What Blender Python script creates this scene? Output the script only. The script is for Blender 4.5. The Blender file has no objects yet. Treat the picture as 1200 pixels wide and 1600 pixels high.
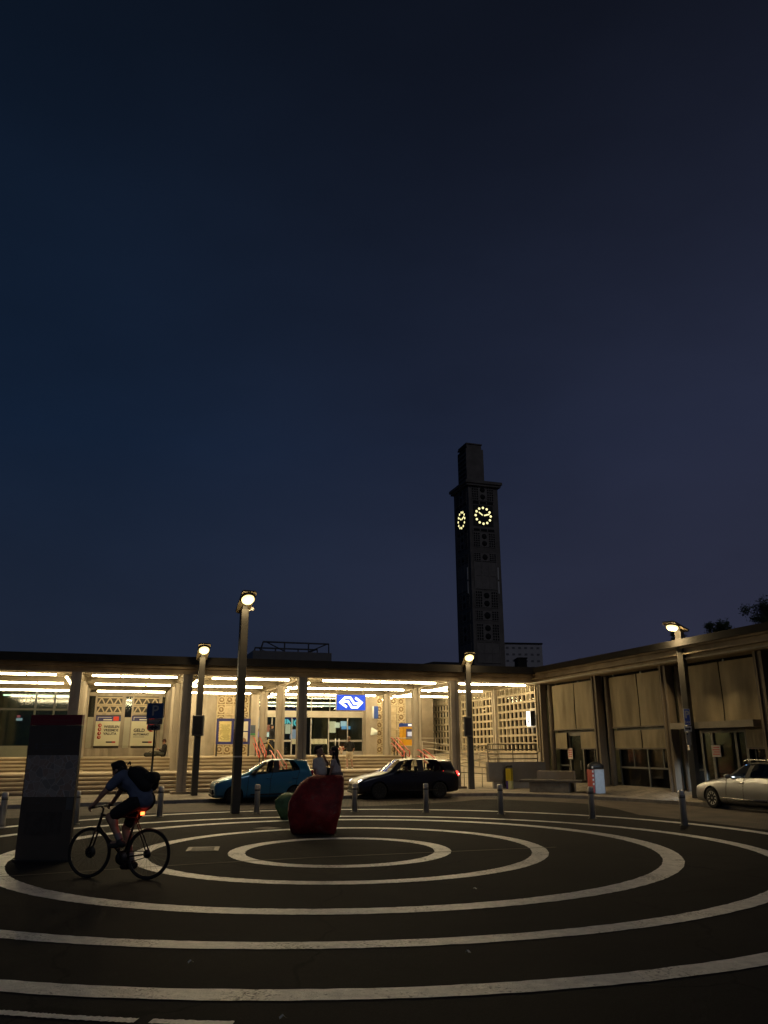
import bpy, bmesh, math, random
from mathutils import Vector, Matrix
random.seed(7)
SC = bpy.context.scene
COL = SC.collection
R = math.radians
# ------------------------------------------------------------------ survey of the place
F = 1237.4; TH = 0.2905; RO = -0.0036; H = 1.9          # focal length (px of the 1200x1600 photo), pitch, roll, eye height
FW = Vector((0, math.cos(TH), math.sin(TH))); UP0 = Vector((0, -math.sin(TH), math.cos(TH))); RI0 = Vector((1, 0, 0))
RI = RI0*math.cos(RO) + UP0*math.sin(RO); UPV = -RI0*math.sin(RO) + UP0*math.cos(RO)
EYE = Vector((0, 0, H))
PHI = R(18); E1 = Vector((math.cos(PHI), math.sin(PHI), 0)); E2 = Vector((-math.sin(PHI), math.cos(PHI), 0))
MU = Matrix.Rotation(PHI, 4, 'Z')                        # building grid (u along the front, v into the depth)
def ray(x, y): return RI*((x-600)/F) - UPV*((y-800)/F) + FW
def gz(x, y, z=0.0):
    d = ray(x, y); return EYE + d*((z-H)/d.z)
def atY(x, y, Y):
    d = ray(x, y); return EYE + d*(Y/d.y)
def uv(P): return Vector((P.dot(E1), P.dot(E2), P.z))
def onv(x, y, v):
    d = ray(x, y); return uv(EYE + d*((v-EYE.dot(E2))/d.dot(E2)))
def onu(x, y, u):
    d = ray(x, y); return uv(EYE + d*((u-EYE.dot(E1))/d.dot(E1)))
def W(u, v, z): return E1*u + E2*v + Vector((0, 0, z))
# ------------------------------------------------------------------ mesh helpers
class MB:
    def __init__(s, M=None):
        s.v = []; s.f = []; s.sm = []; s.mi = []; s.M = M.copy() if M else Matrix(); s.cur = 0
    def add(s, vs, fs, smooth=False):
        o = len(s.v)
        s.v += [s.M @ Vector(p) for p in vs]
        for f in fs:
            s.f.append([o+i for i in f]); s.sm.append(smooth); s.mi.append(s.cur)
        return s
    def bb(s, x0, x1, y0, y1, z0, z1):
        if x1 < x0: x0, x1 = x1, x0
        if y1 < y0: y0, y1 = y1, y0
        if z1 < z0: z0, z1 = z1, z0
        return s.add([(x0,y0,z0),(x1,y0,z0),(x1,y1,z0),(x0,y1,z0),(x0,y0,z1),(x1,y0,z1),(x1,y1,z1),(x0,y1,z1)],
                     [(0,3,2,1),(4,5,6,7),(0,1,5,4),(1,2,6,5),(2,3,7,6),(3,0,4,7)])
    def cbox(s, c, size, M=None, bev=0.0):
        hx, hy, hz = size[0]/2, size[1]/2, size[2]/2
        M = M or Matrix()
        c = Vector(c)
        if bev <= 0:
            P = [(-hx,-hy,-hz),(hx,-hy,-hz),(hx,hy,-hz),(-hx,hy,-hz),(-hx,-hy,hz),(hx,-hy,hz),(hx,hy,hz),(-hx,hy,hz)]
            return s.add([c + M.to_3x3() @ Vector(p) for p in P], [(0,3,2,1),(4,5,6,7),(0,1,5,4),(1,2,6,5),(2,3,7,6),(3,0,4,7)])
        bm = bmesh.new(); bmesh.ops.create_cube(bm, size=1)
        for v in bm.verts: v.co = Vector((v.co.x*hx*2, v.co.y*hy*2, v.co.z*hz*2))
        bmesh.ops.bevel(bm, geom=bm.edges[:], offset=bev, segments=2, affect='EDGES', profile=.5)
        return s.addbm(bm, Matrix.Translation(c) @ M.to_4x4())
    def addbm(s, bm, M=None, smooth=False):
        bm.verts.index_update(); M = M or Matrix()
        s.add([M @ v.co for v in bm.verts], [[v.index for v in f.verts] for f in bm.faces], smooth); bm.free(); return s
    def prism(s, poly, a0, a1, ax='y', smooth=False):
        n = len(poly)
        def p3(q, a): return {'y': (q[0], a, q[1]), 'x': (a, q[0], q[1]), 'z': (q[0], q[1], a)}[ax]
        vs = [p3(q, a0) for q in poly] + [p3(q, a1) for q in poly]
        return s.add(vs, [list(range(n))[::-1], list(range(n, 2*n))] + [[i, (i+1) % n, n+(i+1) % n, n+i] for i in range(n)], smooth)
    def tube(s, pts, r, n=8, smooth=True, closed=False, up=None):
        pts = [Vector(p) for p in pts]; m = len(pts)
        rr = r if isinstance(r, (list, tuple)) else [r]*m
        vs = []; prev = None
        for i, p in enumerate(pts):
            if closed: t = pts[(i+1) % m] - pts[i-1]
            else: t = pts[min(i+1, m-1)] - pts[max(i-1, 0)]
            t.normalize()
            if prev is None:
                a = Vector(up) if up else (Vector((0, 0, 1)) if abs(t.z) < .9 else Vector((1, 0, 0)))
                x = t.cross(a).normalized()
            else:
                x = (prev - t*prev.dot(t)).normalized()
            prev = x; y = t.cross(x)
            vs += [p + (x*math.cos(2*math.pi*k/n + math.pi/n) + y*math.sin(2*math.pi*k/n + math.pi/n))*rr[i] for k in range(n)]
        fs = []
        for i in range(m if closed else m-1):
            a = i*n; b = ((i+1) % m)*n
            fs += [[a+k, a+(k+1) % n, b+(k+1) % n, b+k] for k in range(n)]
        if not closed: fs += [list(range(n))[::-1], [(m-1)*n+k for k in range(n)]]
        return s.add(vs, fs, smooth)
    def lathe(s, prof, n=24, M=None, smooth=True):
        M = M or Matrix(); vs = []; fs = []
        for r, z in prof: vs += [M @ Vector((r*math.cos(2*math.pi*k/n), r*math.sin(2*math.pi*k/n), z)) for k in range(n)]
        for i in range(len(prof)-1):
            fs += [[i*n+k, i*n+(k+1) % n, (i+1)*n+(k+1) % n, (i+1)*n+k] for k in range(n)]
        fs += [list(range(n))[::-1], [(len(prof)-1)*n+k for k in range(n)]]
        return s.add(vs, fs, smooth)
    def ell(s, c, r, M=None, n=12, smooth=True):
        M = M.to_3x3() if M else Matrix.Identity(3); c = Vector(c)
        if not isinstance(r, (tuple, list)): r = (r, r, r)
        vs = []; fs = []; k2 = n//2
        vs.append(c + M @ Vector((0, 0, -r[2])))
        for i in range(1, k2):
            a = -math.pi/2 + math.pi*i/k2
            vs += [c + M @ Vector((r[0]*math.cos(a)*math.cos(2*math.pi*k/n), r[1]*math.cos(a)*math.sin(2*math.pi*k/n), r[2]*math.sin(a))) for k in range(n)]
        vs.append(c + M @ Vector((0, 0, r[2]))); L = len(vs)-1
        fs += [[0, 1+(k+1) % n, 1+k] for k in range(n)]
        for i in range(k2-2):
            a = 1+i*n; fs += [[a+k, a+(k+1) % n, a+n+(k+1) % n, a+n+k] for k in range(n)]
        a = 1+(k2-2)*n; fs += [[a+k, a+(k+1) % n, L] for k in range(n)]
        return s.add(vs, fs, smooth)
    def cap(s, p0, p1, r0, r1, n=10):
        p0 = Vector(p0); p1 = Vector(p1); d = p1-p0; L = d.length
        if L < 1e-5: return s.ell(p0, max(r0, r1), n=n)
        q = Vector((0, 0, 1)).rotation_difference(d.normalized()).to_matrix().to_4x4()
        prof = [(max(r0*math.cos(a), 1e-4), r0*math.sin(a)) for a in [-math.pi/2 + math.pi/2*i/3 for i in range(4)]]
        prof += [(max(r1*math.cos(a), 1e-4), L + r1*math.sin(a)) for a in [math.pi/2*i/3 for i in range(4)]]
        return s.lathe(prof, n, Matrix.Translation(p0) @ q)
    def text(s, txt, size, M, depth=0.004, align='CENTER', bold=0.0):
        cu = bpy.data.curves.new('t', 'FONT'); cu.body = txt; cu.size = size; cu.align_x = align; cu.align_y = 'CENTER'
        cu.extrude = depth/2; cu.offset = bold; cu.resolution_u = 3
        o = bpy.data.objects.new('t', cu); COL.objects.link(o); dg = bpy.context.evaluated_depsgraph_get()
        me = o.evaluated_get(dg).to_mesh()
        s.add([M @ v.co for v in me.vertices], [list(p.vertices) for p in me.polygons])
        bpy.data.objects.remove(o); bpy.data.curves.remove(cu); return s
    def build(s, name, mat, parent=None):
        inv = WM[parent.name].inverted() if parent else Matrix()
        me = bpy.data.meshes.new(name)
        me.from_pydata([tuple(inv @ v) for v in s.v], [], s.f)
        for m in (mat if isinstance(mat, (list, tuple)) else [mat]): me.materials.append(m)
        me.polygons.foreach_set('use_smooth', s.sm)
        if isinstance(mat, (list, tuple)): me.polygons.foreach_set('material_index', s.mi)
        me.update(); me.validate()
        o = bpy.data.objects.new(name, me); COL.objects.link(o)
        if parent: o.parent = parent; WM[o.name] = WM[parent.name]
        else: WM[o.name] = Matrix()
        return o
    def build_at(s, name, mat, loc, rotz=0):             # a top-level one-mesh thing with its own origin
        M = Matrix.Translation(loc) @ Matrix.Rotation(rotz, 4, 'Z'); inv = M.inverted()
        s.v = [inv @ v for v in s.v]; o = s.build(name, mat); o.matrix_world = M; WM[o.name] = M; return o
WM = {}
def tag(o, label=None, cat=None, group=None, kind=None):
    for k, x in (('label', label), ('category', cat), ('group', group), ('kind', kind)):
        if x: o[k] = x
    return o
def thing(name, label, cat, loc, rotz=0, group=None):
    o = bpy.data.objects.new(name, None); COL.objects.link(o); o.empty_display_size = .2
    o.location = loc; o.rotation_euler = (0, 0, rotz)
    WM[o.name] = Matrix.Translation(Vector(loc)) @ Matrix.Rotation(rotz, 4, 'Z')
    return tag(o, label, cat, group)
def frame(loc, rotz=0): return Matrix.Translation(Vector(loc)) @ Matrix.Rotation(rotz, 4, 'Z')
def copy_thing(src, loc, rotz, label, group=None):
    c = src.copy(); COL.objects.link(c); c.location = loc; c.rotation_euler = (0, 0, rotz); c['label'] = label
    WM[c.name] = frame(loc, rotz)
    for ch in list(src.children):
        k = ch.copy(); COL.objects.link(k); k.parent = c; WM[k.name] = WM[c.name]
        for g in list(ch.children):
            q = g.copy(); COL.objects.link(q); q.parent = k; WM[q.name] = WM[c.name]
    return c
# ------------------------------------------------------------------ materials
MATS = {}
def mat(name, col, rough=.7, metal=0.0, var=0.0, scale=3.0, bump=0.0, bscale=None, emis=None, estr=0.0, coat=0.0, stretch=(1,1,1), spec=.5, rvar=0.0):
    if name in MATS: return MATS[name]
    m = bpy.data.materials.new(name); m.use_nodes = True; nt = m.node_tree; N = nt.nodes; L = nt.links
    b = N['Principled BSDF']
    b.inputs['Base Color'].default_value = (*col, 1); b.inputs['Roughness'].default_value = rough
    b.inputs['Metallic'].default_value = metal; b.inputs['Coat Weight'].default_value = coat
    b.inputs['Specular IOR Level'].default_value = spec
    if emis:
        b.inputs['Emission Color'].default_value = (*emis, 1); b.inputs['Emission Strength'].default_value = estr
    if var > 0 or bump > 0 or rvar > 0:
        tc = N.new('ShaderNodeTexCoord'); mp = N.new('ShaderNodeMapping'); mp.inputs['Scale'].default_value = stretch
        L.new(tc.outputs['Object'], mp.inputs['Vector'])
        n1 = N.new('ShaderNodeTexNoise'); n1.inputs['Scale'].default_value = scale; n1.inputs['Detail'].default_value = 8; n1.inputs['Roughness'].default_value = .65
        L.new(mp.outputs['Vector'], n1.inputs['Vector'])
        if var > 0:
            cr = N.new('ShaderNodeValToRGB'); cr.color_ramp.elements[0].position = .3; cr.color_ramp.elements[1].position = .72
            cr.color_ramp.elements[0].color = (*[c*(1-var) for c in col], 1); cr.color_ramp.elements[1].color = (*[min(1, c*(1+var*.8)) for c in col], 1)
            L.new(n1.outputs['Fac'], cr.inputs['Fac']); L.new(cr.outputs['Color'], b.inputs['Base Color'])
        if rvar > 0:
            mr = N.new('ShaderNodeMapRange'); mr.inputs['To Min'].default_value = max(0, rough-rvar); mr.inputs['To Max'].default_value = min(1, rough+rvar)
            L.new(n1.outputs['Fac'], mr.inputs['Value']); L.new(mr.outputs['Result'], b.inputs['Roughness'])
        if bump > 0:
            n2 = N.new('ShaderNodeTexNoise'); n2.inputs['Scale'].default_value = bscale or scale*6; n2.inputs['Detail'].default_value = 6
            L.new(mp.outputs['Vector'], n2.inputs['Vector'])
            bp = N.new('ShaderNodeBump'); bp.inputs['Strength'].default_value = bump; bp.inputs['Distance'].default_value = .02
            L.new(n2.outputs['Fac'], bp.inputs['Height']); L.new(bp.outputs['Normal'], b.inputs['Normal'])
    MATS[name] = m; return m
def glass(name, tint=(.6,.68,.66), rough=0.02, ior=1.5):
    if name in MATS: return MATS[name]
    m = bpy.data.materials.new(name); m.use_nodes = True; nt = m.node_tree; N = nt.nodes; L = nt.links
    N.remove(N['Principled BSDF']); out = N['Material Output']
    t = N.new('ShaderNodeBsdfTransparent'); t.inputs['Color'].default_value = (*tint, 1)
    g = N.new('ShaderNodeBsdfGlossy'); g.inputs['Roughness'].default_value = rough
    fr = N.new('ShaderNodeFresnel'); fr.inputs['IOR'].default_value = ior
    mx = N.new('ShaderNodeMixShader'); L.new(fr.outputs['Fac'], mx.inputs['Fac']); L.new(t.outputs[0], mx.inputs[1]); L.new(g.outputs[0], mx.inputs[2])
    L.new(mx.outputs[0], out.inputs['Surface']); MATS[name] = m; return m
def boards(name, col, var=.25, width=.22, rough=.85):
    """board-marked concrete: vertical plank marks, stains and a fine grain"""
    if name in MATS: return MATS[name]
    m = mat(name, col, rough, var=var, scale=1.3, bump=.35, bscale=26, stretch=(1, 1, .45))
    nt = m.node_tree; N = nt.nodes; L = nt.links; b = N['Principled BSDF']; old = b.inputs['Base Color'].links[0].from_socket
    tc = N.new('ShaderNodeTexCoord'); sp = N.new('ShaderNodeSeparateXYZ'); L.new(tc.outputs['Object'], sp.inputs[0])
    ad = N.new('ShaderNodeMath'); ad.operation = 'ADD'; L.new(sp.outputs['X'], ad.inputs[0]); L.new(sp.outputs['Y'], ad.inputs[1])
    dv = N.new('ShaderNodeMath'); dv.operation = 'DIVIDE'; dv.inputs[1].default_value = width; L.new(ad.outputs[0], dv.inputs[0])
    fl = N.new('ShaderNodeMath'); fl.operation = 'FLOOR'; L.new(dv.outputs[0], fl.inputs[0])
    wn = N.new('ShaderNodeTexWhiteNoise'); wn.noise_dimensions = '1D'; L.new(fl.outputs[0], wn.inputs['W'])
    mr = N.new('ShaderNodeMapRange'); mr.inputs['To Min'].default_value = .82; mr.inputs['To Max'].default_value = 1.12; L.new(wn.outputs['Value'], mr.inputs['Value'])
    mx = N.new('ShaderNodeMix'); mx.data_type = 'RGBA'; mx.blend_type = 'MULTIPLY'; mx.inputs[0].default_value = 1
    L.new(old, mx.inputs[6]); L.new(mr.outputs[0], mx.inputs[7]); L.new(mx.outputs[2], b.inputs['Base Color']); return m
def bricks(name, c1, c2, mortar, sx, sy, rough=.85, rot=0, bump=.3, msize=.012):
    if name in MATS: return MATS[name]
    m = bpy.data.materials.new(name); m.use_nodes = True; nt = m.node_tree; N = nt.nodes; L = nt.links; b = N['Principled BSDF']
    b.inputs['Roughness'].default_value = rough
    tc = N.new('ShaderNodeTexCoord'); mp = N.new('ShaderNodeMapping'); mp.inputs['Rotation'].default_value = (0, 0, rot); L.new(tc.outputs['Object'], mp.inputs['Vector'])
    br = N.new('ShaderNodeTexBrick'); br.inputs['Scale'].default_value = 1; br.inputs['Brick Width'].default_value = sx; br.inputs['Row Height'].default_value = sy
    br.inputs['Mortar Size'].default_value = msize; br.inputs['Color1'].default_value = (*c1, 1); br.inputs['Color2'].default_value = (*c2, 1); br.inputs['Mortar'].default_value = (*mortar, 1)
    L.new(mp.outputs['Vector'], br.inputs['Vector'])
    n1 = N.new('ShaderNodeTexNoise'); n1.inputs['Scale'].default_value = 1.1; n1.inputs['Detail'].default_value = 9; L.new(tc.outputs['Object'], n1.inputs['Vector'])
    mr = N.new('ShaderNodeMapRange'); mr.inputs['From Min'].default_value = .3; mr.inputs['From Max'].default_value = .7; mr.inputs['To Min'].default_value = .65; mr.inputs['To Max'].default_value = 1.25; L.new(n1.outputs['Fac'], mr.inputs['Value'])
    mx = N.new('ShaderNodeMix'); mx.data_type = 'RGBA'; mx.blend_type = 'MULTIPLY'; mx.inputs[0].default_value = 1
    L.new(br.outputs['Color'], mx.inputs[6]); L.new(mr.outputs[0], mx.inputs[7]); L.new(mx.outputs[2], b.inputs['Base Color'])
    bp = N.new('ShaderNodeBump'); bp.inputs['Strength'].default_value = bump; bp.inputs['Distance'].default_value = .01; bp.invert = True
    L.new(br.outputs['Fac'], bp.inputs['Height']); L.new(bp.outputs['Normal'], b.inputs['Normal']); MATS[name] = m; return m
def emit(name, col, s):
    return mat(name, (.6,.6,.6), .5, emis=col, estr=s)

CONC = boards('board_marked_concrete', (.40,.345,.27))
CONCW = boards('wall_concrete', (.36,.315,.25), .3, .9)
CONCD = mat('weathered_concrete', (.34,.275,.19), .9, var=.4, scale=1.1, bump=.4, bscale=20, stretch=(1,1,.5))
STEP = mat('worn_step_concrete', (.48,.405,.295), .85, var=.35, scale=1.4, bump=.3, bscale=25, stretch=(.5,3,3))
OCHRE = mat('ochre_panel', (.50,.36,.18), .8, var=.15, scale=5)
CREAM = mat('cream_lattice_concrete', (.50,.42,.29), .85, var=.18, scale=6, bump=.15)
CEIL = mat('ceiling_plaster', (.30,.25,.17), .85, var=.15, scale=2)
ROOFM = mat('roof_felt', (.022,.019,.016), .95, var=.35, scale=3, bump=.3)
DARKM = mat('dark_metal', (.035,.034,.034), .45, .3, var=.3, scale=8)
GREYM = mat('grey_metal', (.22,.22,.21), .4, .7, var=.2, scale=9)
STEEL = mat('brushed_steel', (.62,.59,.54), .36, .4, var=.25, scale=14, stretch=(1,1,.2), rvar=.12)
ALU = mat('aluminium_frame', (.38,.36,.32), .45, .6, var=.12, scale=7)
BLACKM = mat('black_rubber', (.012,.012,.012), .8, var=.3, scale=20)
WHITE = mat('white_plate', (.72,.72,.70), .5, var=.06, scale=9)
BLUE = mat('blue_plate', (.02,.07,.33), .45, var=.1, scale=8)
RED = mat('red_plate', (.5,.02,.02), .5, var=.1, scale=9)
INK = mat('dark_ink', (.02,.02,.03), .6)
GL = glass('window_glass', (.62,.70,.66))
GLD = glass('dark_window_glass', (.42,.50,.45), rough=.07, ior=1.8)
GLC = glass('car_glass', (.86,.89,.87), .01)
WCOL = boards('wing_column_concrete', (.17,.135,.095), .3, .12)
RISER = mat('shaded_step_riser', (.27,.21,.135), .9, var=.45, scale=1.6, bump=.3, bscale=25, stretch=(.6,3,3))  # darker step concrete: the shade on the riser faces is put into the colour
TUBE = emit('fluorescent_tube', (1,.80,.45), 54)
TUBED = emit('dim_hall_tube', (1,.9,.7), 3.0)
# ================================================================== SETTING
def asphalt(name, col, agg=.5):
    m = mat(name, col, .85, var=.45, scale=.55, bump=.6, bscale=120, rvar=.10, spec=.14)
    nt = m.node_tree; N = nt.nodes; L = nt.links; b = N['Principled BSDF']; old = b.inputs['Base Color'].links[0].from_socket
    tc = N.new('ShaderNodeTexCoord'); v = N.new('ShaderNodeTexVoronoi'); v.inputs['Scale'].default_value = 70; L.new(tc.outputs['Object'], v.inputs['Vector'])
    mr = N.new('ShaderNodeMapRange'); mr.inputs['To Min'].default_value = .55; mr.inputs['To Max'].default_value = 1.5; L.new(v.outputs['Color'], mr.inputs['Value'])
    mx = N.new('ShaderNodeMix'); mx.data_type = 'RGBA'; mx.blend_type = 'MULTIPLY'; mx.inputs[0].default_value = agg
    L.new(old, mx.inputs[6]); L.new(mr.outputs[0], mx.inputs[7])
    w = N.new('ShaderNodeTexNoise'); w.inputs['Scale'].default_value = 1.2; w.inputs['Detail'].default_value = 6; L.new(tc.outputs['Object'], w.inputs['Vector'])
    va = N.new('ShaderNodeVectorMath'); va.operation = 'MULTIPLY_ADD'; va.inputs[1].default_value = (.9,.9,0); L.new(w.outputs['Color'], va.inputs[0]); L.new(tc.outputs['Object'], va.inputs[2])
    ck = N.new('ShaderNodeTexVoronoi'); ck.feature = 'DISTANCE_TO_EDGE'; ck.inputs['Scale'].default_value = .22; L.new(va.outputs[0], ck.inputs['Vector'])
    cm = N.new('ShaderNodeMapRange'); cm.inputs['From Max'].default_value = .006; cm.inputs['To Min'].default_value = .45; L.new(ck.outputs['Distance'], cm.inputs['Value'])
    pc = N.new('ShaderNodeTexVoronoi'); pc.inputs['Scale'].default_value = .17; L.new(va.outputs[0], pc.inputs['Vector'])
    pm = N.new('ShaderNodeMapRange'); pm.inputs['To Min'].default_value = .78; pm.inputs['To Max'].default_value = 1.3; L.new(pc.outputs['Color'], pm.inputs['Value'])
    m1 = N.new('ShaderNodeMath'); m1.operation = 'MULTIPLY'; L.new(cm.outputs[0], m1.inputs[0]); L.new(pm.outputs[0], m1.inputs[1])
    mz = N.new('ShaderNodeMix'); mz.data_type = 'RGBA'; mz.blend_type = 'MULTIPLY'; mz.inputs[0].default_value = 1; L.new(mx.outputs[2], mz.inputs[6]); L.new(m1.outputs[0], mz.inputs[7]); L.new(mz.outputs[2], b.inputs['Base Color']); return m
ASPH = asphalt('asphalt', (.024,.0215,.0195))
PAINT = mat('worn_white_road_paint', (.80,.77,.71), .38, var=.3, scale=7, bump=.7, bscale=60, stretch=(1,1,1), rvar=.15)
PAVE = bricks('paving_slabs', (.25,.215,.165), (.30,.255,.195), (.12,.10,.08), .6, .3, .85)
COBB = bricks('road_clinkers', (.115,.085,.062), (.155,.118,.085), (.05,.04,.03), .21, .1, .8, rot=R(45), msize=.016, bump=.6)
def worn():
    nt = PAINT.node_tree; N = nt.nodes; L = nt.links; b = N['Principled BSDF']; old = b.inputs['Base Color'].links[0].from_socket
    tc = N.new('ShaderNodeTexCoord'); n1 = N.new('ShaderNodeTexNoise'); n1.inputs['Scale'].default_value = 26; n1.inputs['Detail'].default_value = 10; n1.inputs['Roughness'].default_value = .7; L.new(tc.outputs['Object'], n1.inputs['Vector'])
    n2 = N.new('ShaderNodeTexNoise'); n2.inputs['Scale'].default_value = 1.4; n2.inputs['Detail'].default_value = 5; L.new(tc.outputs['Object'], n2.inputs['Vector'])
    ad = N.new('ShaderNodeMath'); ad.operation = 'MULTIPLY_ADD'; ad.inputs[1].default_value = .55; L.new(n2.outputs['Fac'], ad.inputs[0]); L.new(n1.outputs['Fac'], ad.inputs[2])
    cr = N.new('ShaderNodeValToRGB'); cr.color_ramp.elements[0].position = .83; cr.color_ramp.elements[1].position = .95; L.new(ad.outputs[0], cr.inputs['Fac'])
    mx = N.new('ShaderNodeMix'); mx.data_type = 'RGBA'; L.new(cr.outputs['Color'], mx.inputs[0]); L.new(old, mx.inputs[6]); mx.inputs[7].default_value = (.10,.09,.08,1); L.new(mx.outputs[2], b.inputs['Base Color'])
worn()
KERBM = mat('kerb_stone', (.26,.24,.21), .85, var=.3, scale=5, bump=.3)

def sheet(name, poly, z, m, kind='structure', M=None):
    b = MB(M); b.add([(x, y, z) for x, y in poly], [list(range(len(poly)))]); return tag(b.build(name, m), kind=kind)
sheet('ground', [(-700,-300),(700,-300),(700,900),(-700,900)], -.03, mat('far_ground', (.05,.045,.035), .95, var=.3, scale=.2))
sheet('plaza', [(-60,-15),(60,-15),(60,70),(-60,70)], 0, ASPH)
kerb = [(-29.23, 29.98), (-11.21, 30.4), (-3.49, 30.95), (-0.18, 31.32), (2.83, 31.84), (5.84, 32.11), (8.85, 32.18), (12.35, 32.19), (14.04, 32.04), (15.13, 31.66), (16.02, 30.94), (16.69, 29.97), (17.46, 28.65), (18.16, 26.73), (18.74, 24.32), (19.13, 21.91), (19.31, 19.3), (19.36, 13.5), (19.1, 3.5)]
inner = []
for i, (u, v) in enumerate(kerb):
    a = Vector(kerb[max(i-1, 0)]); c = Vector(kerb[min(i+1, len(kerb)-1)]); t = (c-a).normalized(); n = Vector((t.y, -t.x)); o_ = 2.2 if 8 <= i <= 13 else (3.2 if i in (7, 14) else 4.3); inner.append((u+n.x*o_, v+n.y*o_))
def strip(name, A, B, z, m):
    b = MB(MU); n = len(A)
    b.add([(u, v, z) for u, v in A] + [(u, v, z) for u, v in B], [[i, i+1, n+i+1, n+i] for i in range(n-1)]); return tag(b.build(name, m), kind='structure')
road = strip('road', inner, kerb, .004, COBB)
pav = MB(MU); nk = len(kerb)
far = [(u, 62) if v > 28 and u < 19 else (40, v) for u, v in kerb]
pts = kerb + [(40, 4), (40, 70), (-30, 70)]
pav.add([(u, v, .12) for u, v in pts], [list(range(len(pts)))]); tag(pav.build('pavement', PAVE), kind='structure')
sl = MB(MU); ks = [(max(18.9, u+.16), v) for u, v in kerb if v < 33.5 and u > 15]; ks = [(18.9, 34.6)] + ks; ns = len(ks)
sl.add([(u, v, .126) for u, v in ks] + [(20.3, v, .40) for u, v in ks], [[i, i+1, ns+i+1, ns+i] for i in range(ns-1)]); sl.add([(18.9,34.6,.126),(20.3,34.6,.40),(20.3,34.6,.1)], [(0,1,2)])
tag(sl.build('pavement', PAVE), kind='structure')
kb = MB(MU)
for i in range(nk-1):                                     # kerb stones with their joints
    a = Vector((*kerb[i], 0)); c = Vector((*kerb[i+1], 0)); t = (c-a); L_ = t.length; t.normalize(); n = Vector((t.y, -t.x, 0)); k = max(1, round(L_/1.0))
    for j in range(k):
        p = a + t*(L_*j/k + .006); q = a + t*(L_*(j+1)/k - .006)
        A = [p-n*.12, q-n*.12, q+n*.035, p+n*.035]
        kb.add([(*x.xy, -.01) for x in A] + [(*x.xy, .126) for x in A], [(0,3,2,1),(4,5,6,7),(0,1,5,4),(1,2,6,5),(2,3,7,6),(3,0,4,7)])
tag(kb.build('kerb', KERBM), kind='structure')

RINGS = [(-.872,16.668,1.988,2.185,.319),(-.852,17.014,3.859,4.238,.311),(-.883,17.156,6.27,6.541,.361),(-1.055,16.851,8.253,7.961,.306),(-.863,17.402,9.859,10.184,.308)]
def ring(cx, cy, a, b_, w, name='road_marking', a0=0, a1=360, z=.006, n=520):
    b = MB(); vs = []; fs = []
    for i in range(n+1):
        t = R(a0+(a1-a0)*i/n); c, s = math.cos(t), math.sin(t)
        j1 = random.uniform(-.009,.009); j2 = random.uniform(-.009,.009)
        vs += [(cx+(a-w/2+j1)*c, cy+(b_-w/2+j1)*s, z), (cx+(a+w/2+j2)*c, cy+(b_+w/2+j2)*s, z)]
    for i in range(n): fs.append([2*i, 2*i+1, 2*i+3, 2*i+2])
    b.add(vs, fs); return tag(b.build(name, PAINT), kind='structure')
for q in RINGS: ring(*q)
ring(-.467,16.9,10.386,10.386,.096, a0=215, a1=262.5)
ring(-.467,16.9,10.386,10.386,.096, a0=263.1, a1=266.5, n=40)
# thin pale joint crossing the rings
js = [(-6.2,13.35),(-4.92,14.02),(-3.33,14.8),(-1.19,15.66),(.46,16.17),(2.49,16.8),(3.4,17.05)]
b = MB(); vs = []; fs = []
for i, (x, y) in enumerate(js): vs += [(x, y-.028, .009), (x, y+.028, .009)]
for i in range(len(js)-1): fs.append([2*i, 2*i+2, 2*i+3, 2*i+1])
b.add(vs, fs); tag(b.build('road_joint', mat('joint_filler', (.15,.125,.095), .8, var=.3, scale=9)), kind='structure')
for (cx, cy, w_, d_, rz, lab) in ((-3.62,17.0,.62,.7,.15,'rectangular cast drain cover left of the smallest painted ring'), (-2.94,21.25,.5,.5,.9,'small pale drain cover on the third ring left of the red boulder')):
    M = frame((cx, cy, 0), rz)
    t = thing('drain_cover', lab, 'drain cover', (cx, cy, .004), rz, 'drain covers in the plaza')
    b = MB(M); b.bb(-w_/2, w_/2, -d_/2, d_/2, .002, .008); b.build('rim', mat('cast_iron', (.20,.18,.15), .55, .4, var=.3, scale=20), t)
    b = MB(M); b.bb(-w_/2+.05, w_/2-.05, -d_/2+.05, d_/2-.05, .004, .013)
    for k in range(6): b.bb(-w_/2+.09, w_/2-.09, -d_/2+.1+k*(d_-.2)/6, -d_/2+.1+(k+.45)*(d_-.2)/6, .012, .017)
    b.build('lid', mat('drain_lid', (.27,.24,.20), .6, .2, var=.3, scale=20), t)
P = gz(768,1246.2,0); b = MB(frame(P, PHI-R(19))); b.bb(-.36,.36,-.11,.11,.005,.010)
for k in range(7): b.bb(-.32+k*.1, -.27+k*.1, -.095, .095, .009, .014)
tag(b.build('gully_grate', DARKM), 'dark gully grate against the kerb behind the black car', 'drain grate')

for px, py, lab in ((298,1504,'tiny white paper scrap on the dark asphalt between the two outer rings, left'),(731,1488,'tiny white paper scrap on the asphalt near the lower right of the rings'),(442,1591,'tiny pale scrap on the asphalt near the bottom of the picture'),(742,1389,'tiny pale scrap just below the second ring on the right')):
    P = gz(px, py, .012); b = MB(frame(P, random.uniform(0,3))); w_ = .017
    b.add([(-w_*1.6,-w_,0),(0,-w_*.7,.02),(w_*1.6,-w_,.004),(w_*1.4,w_,.0),(0,w_*.8,.025),(-w_*1.5,w_,.006)], [(0,1,4,5),(1,2,3,4)]); tag(b.build_at('paper_scrap', mat('scrap_paper', (.6,.58,.54), .8), P), lab, 'litter')
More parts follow.
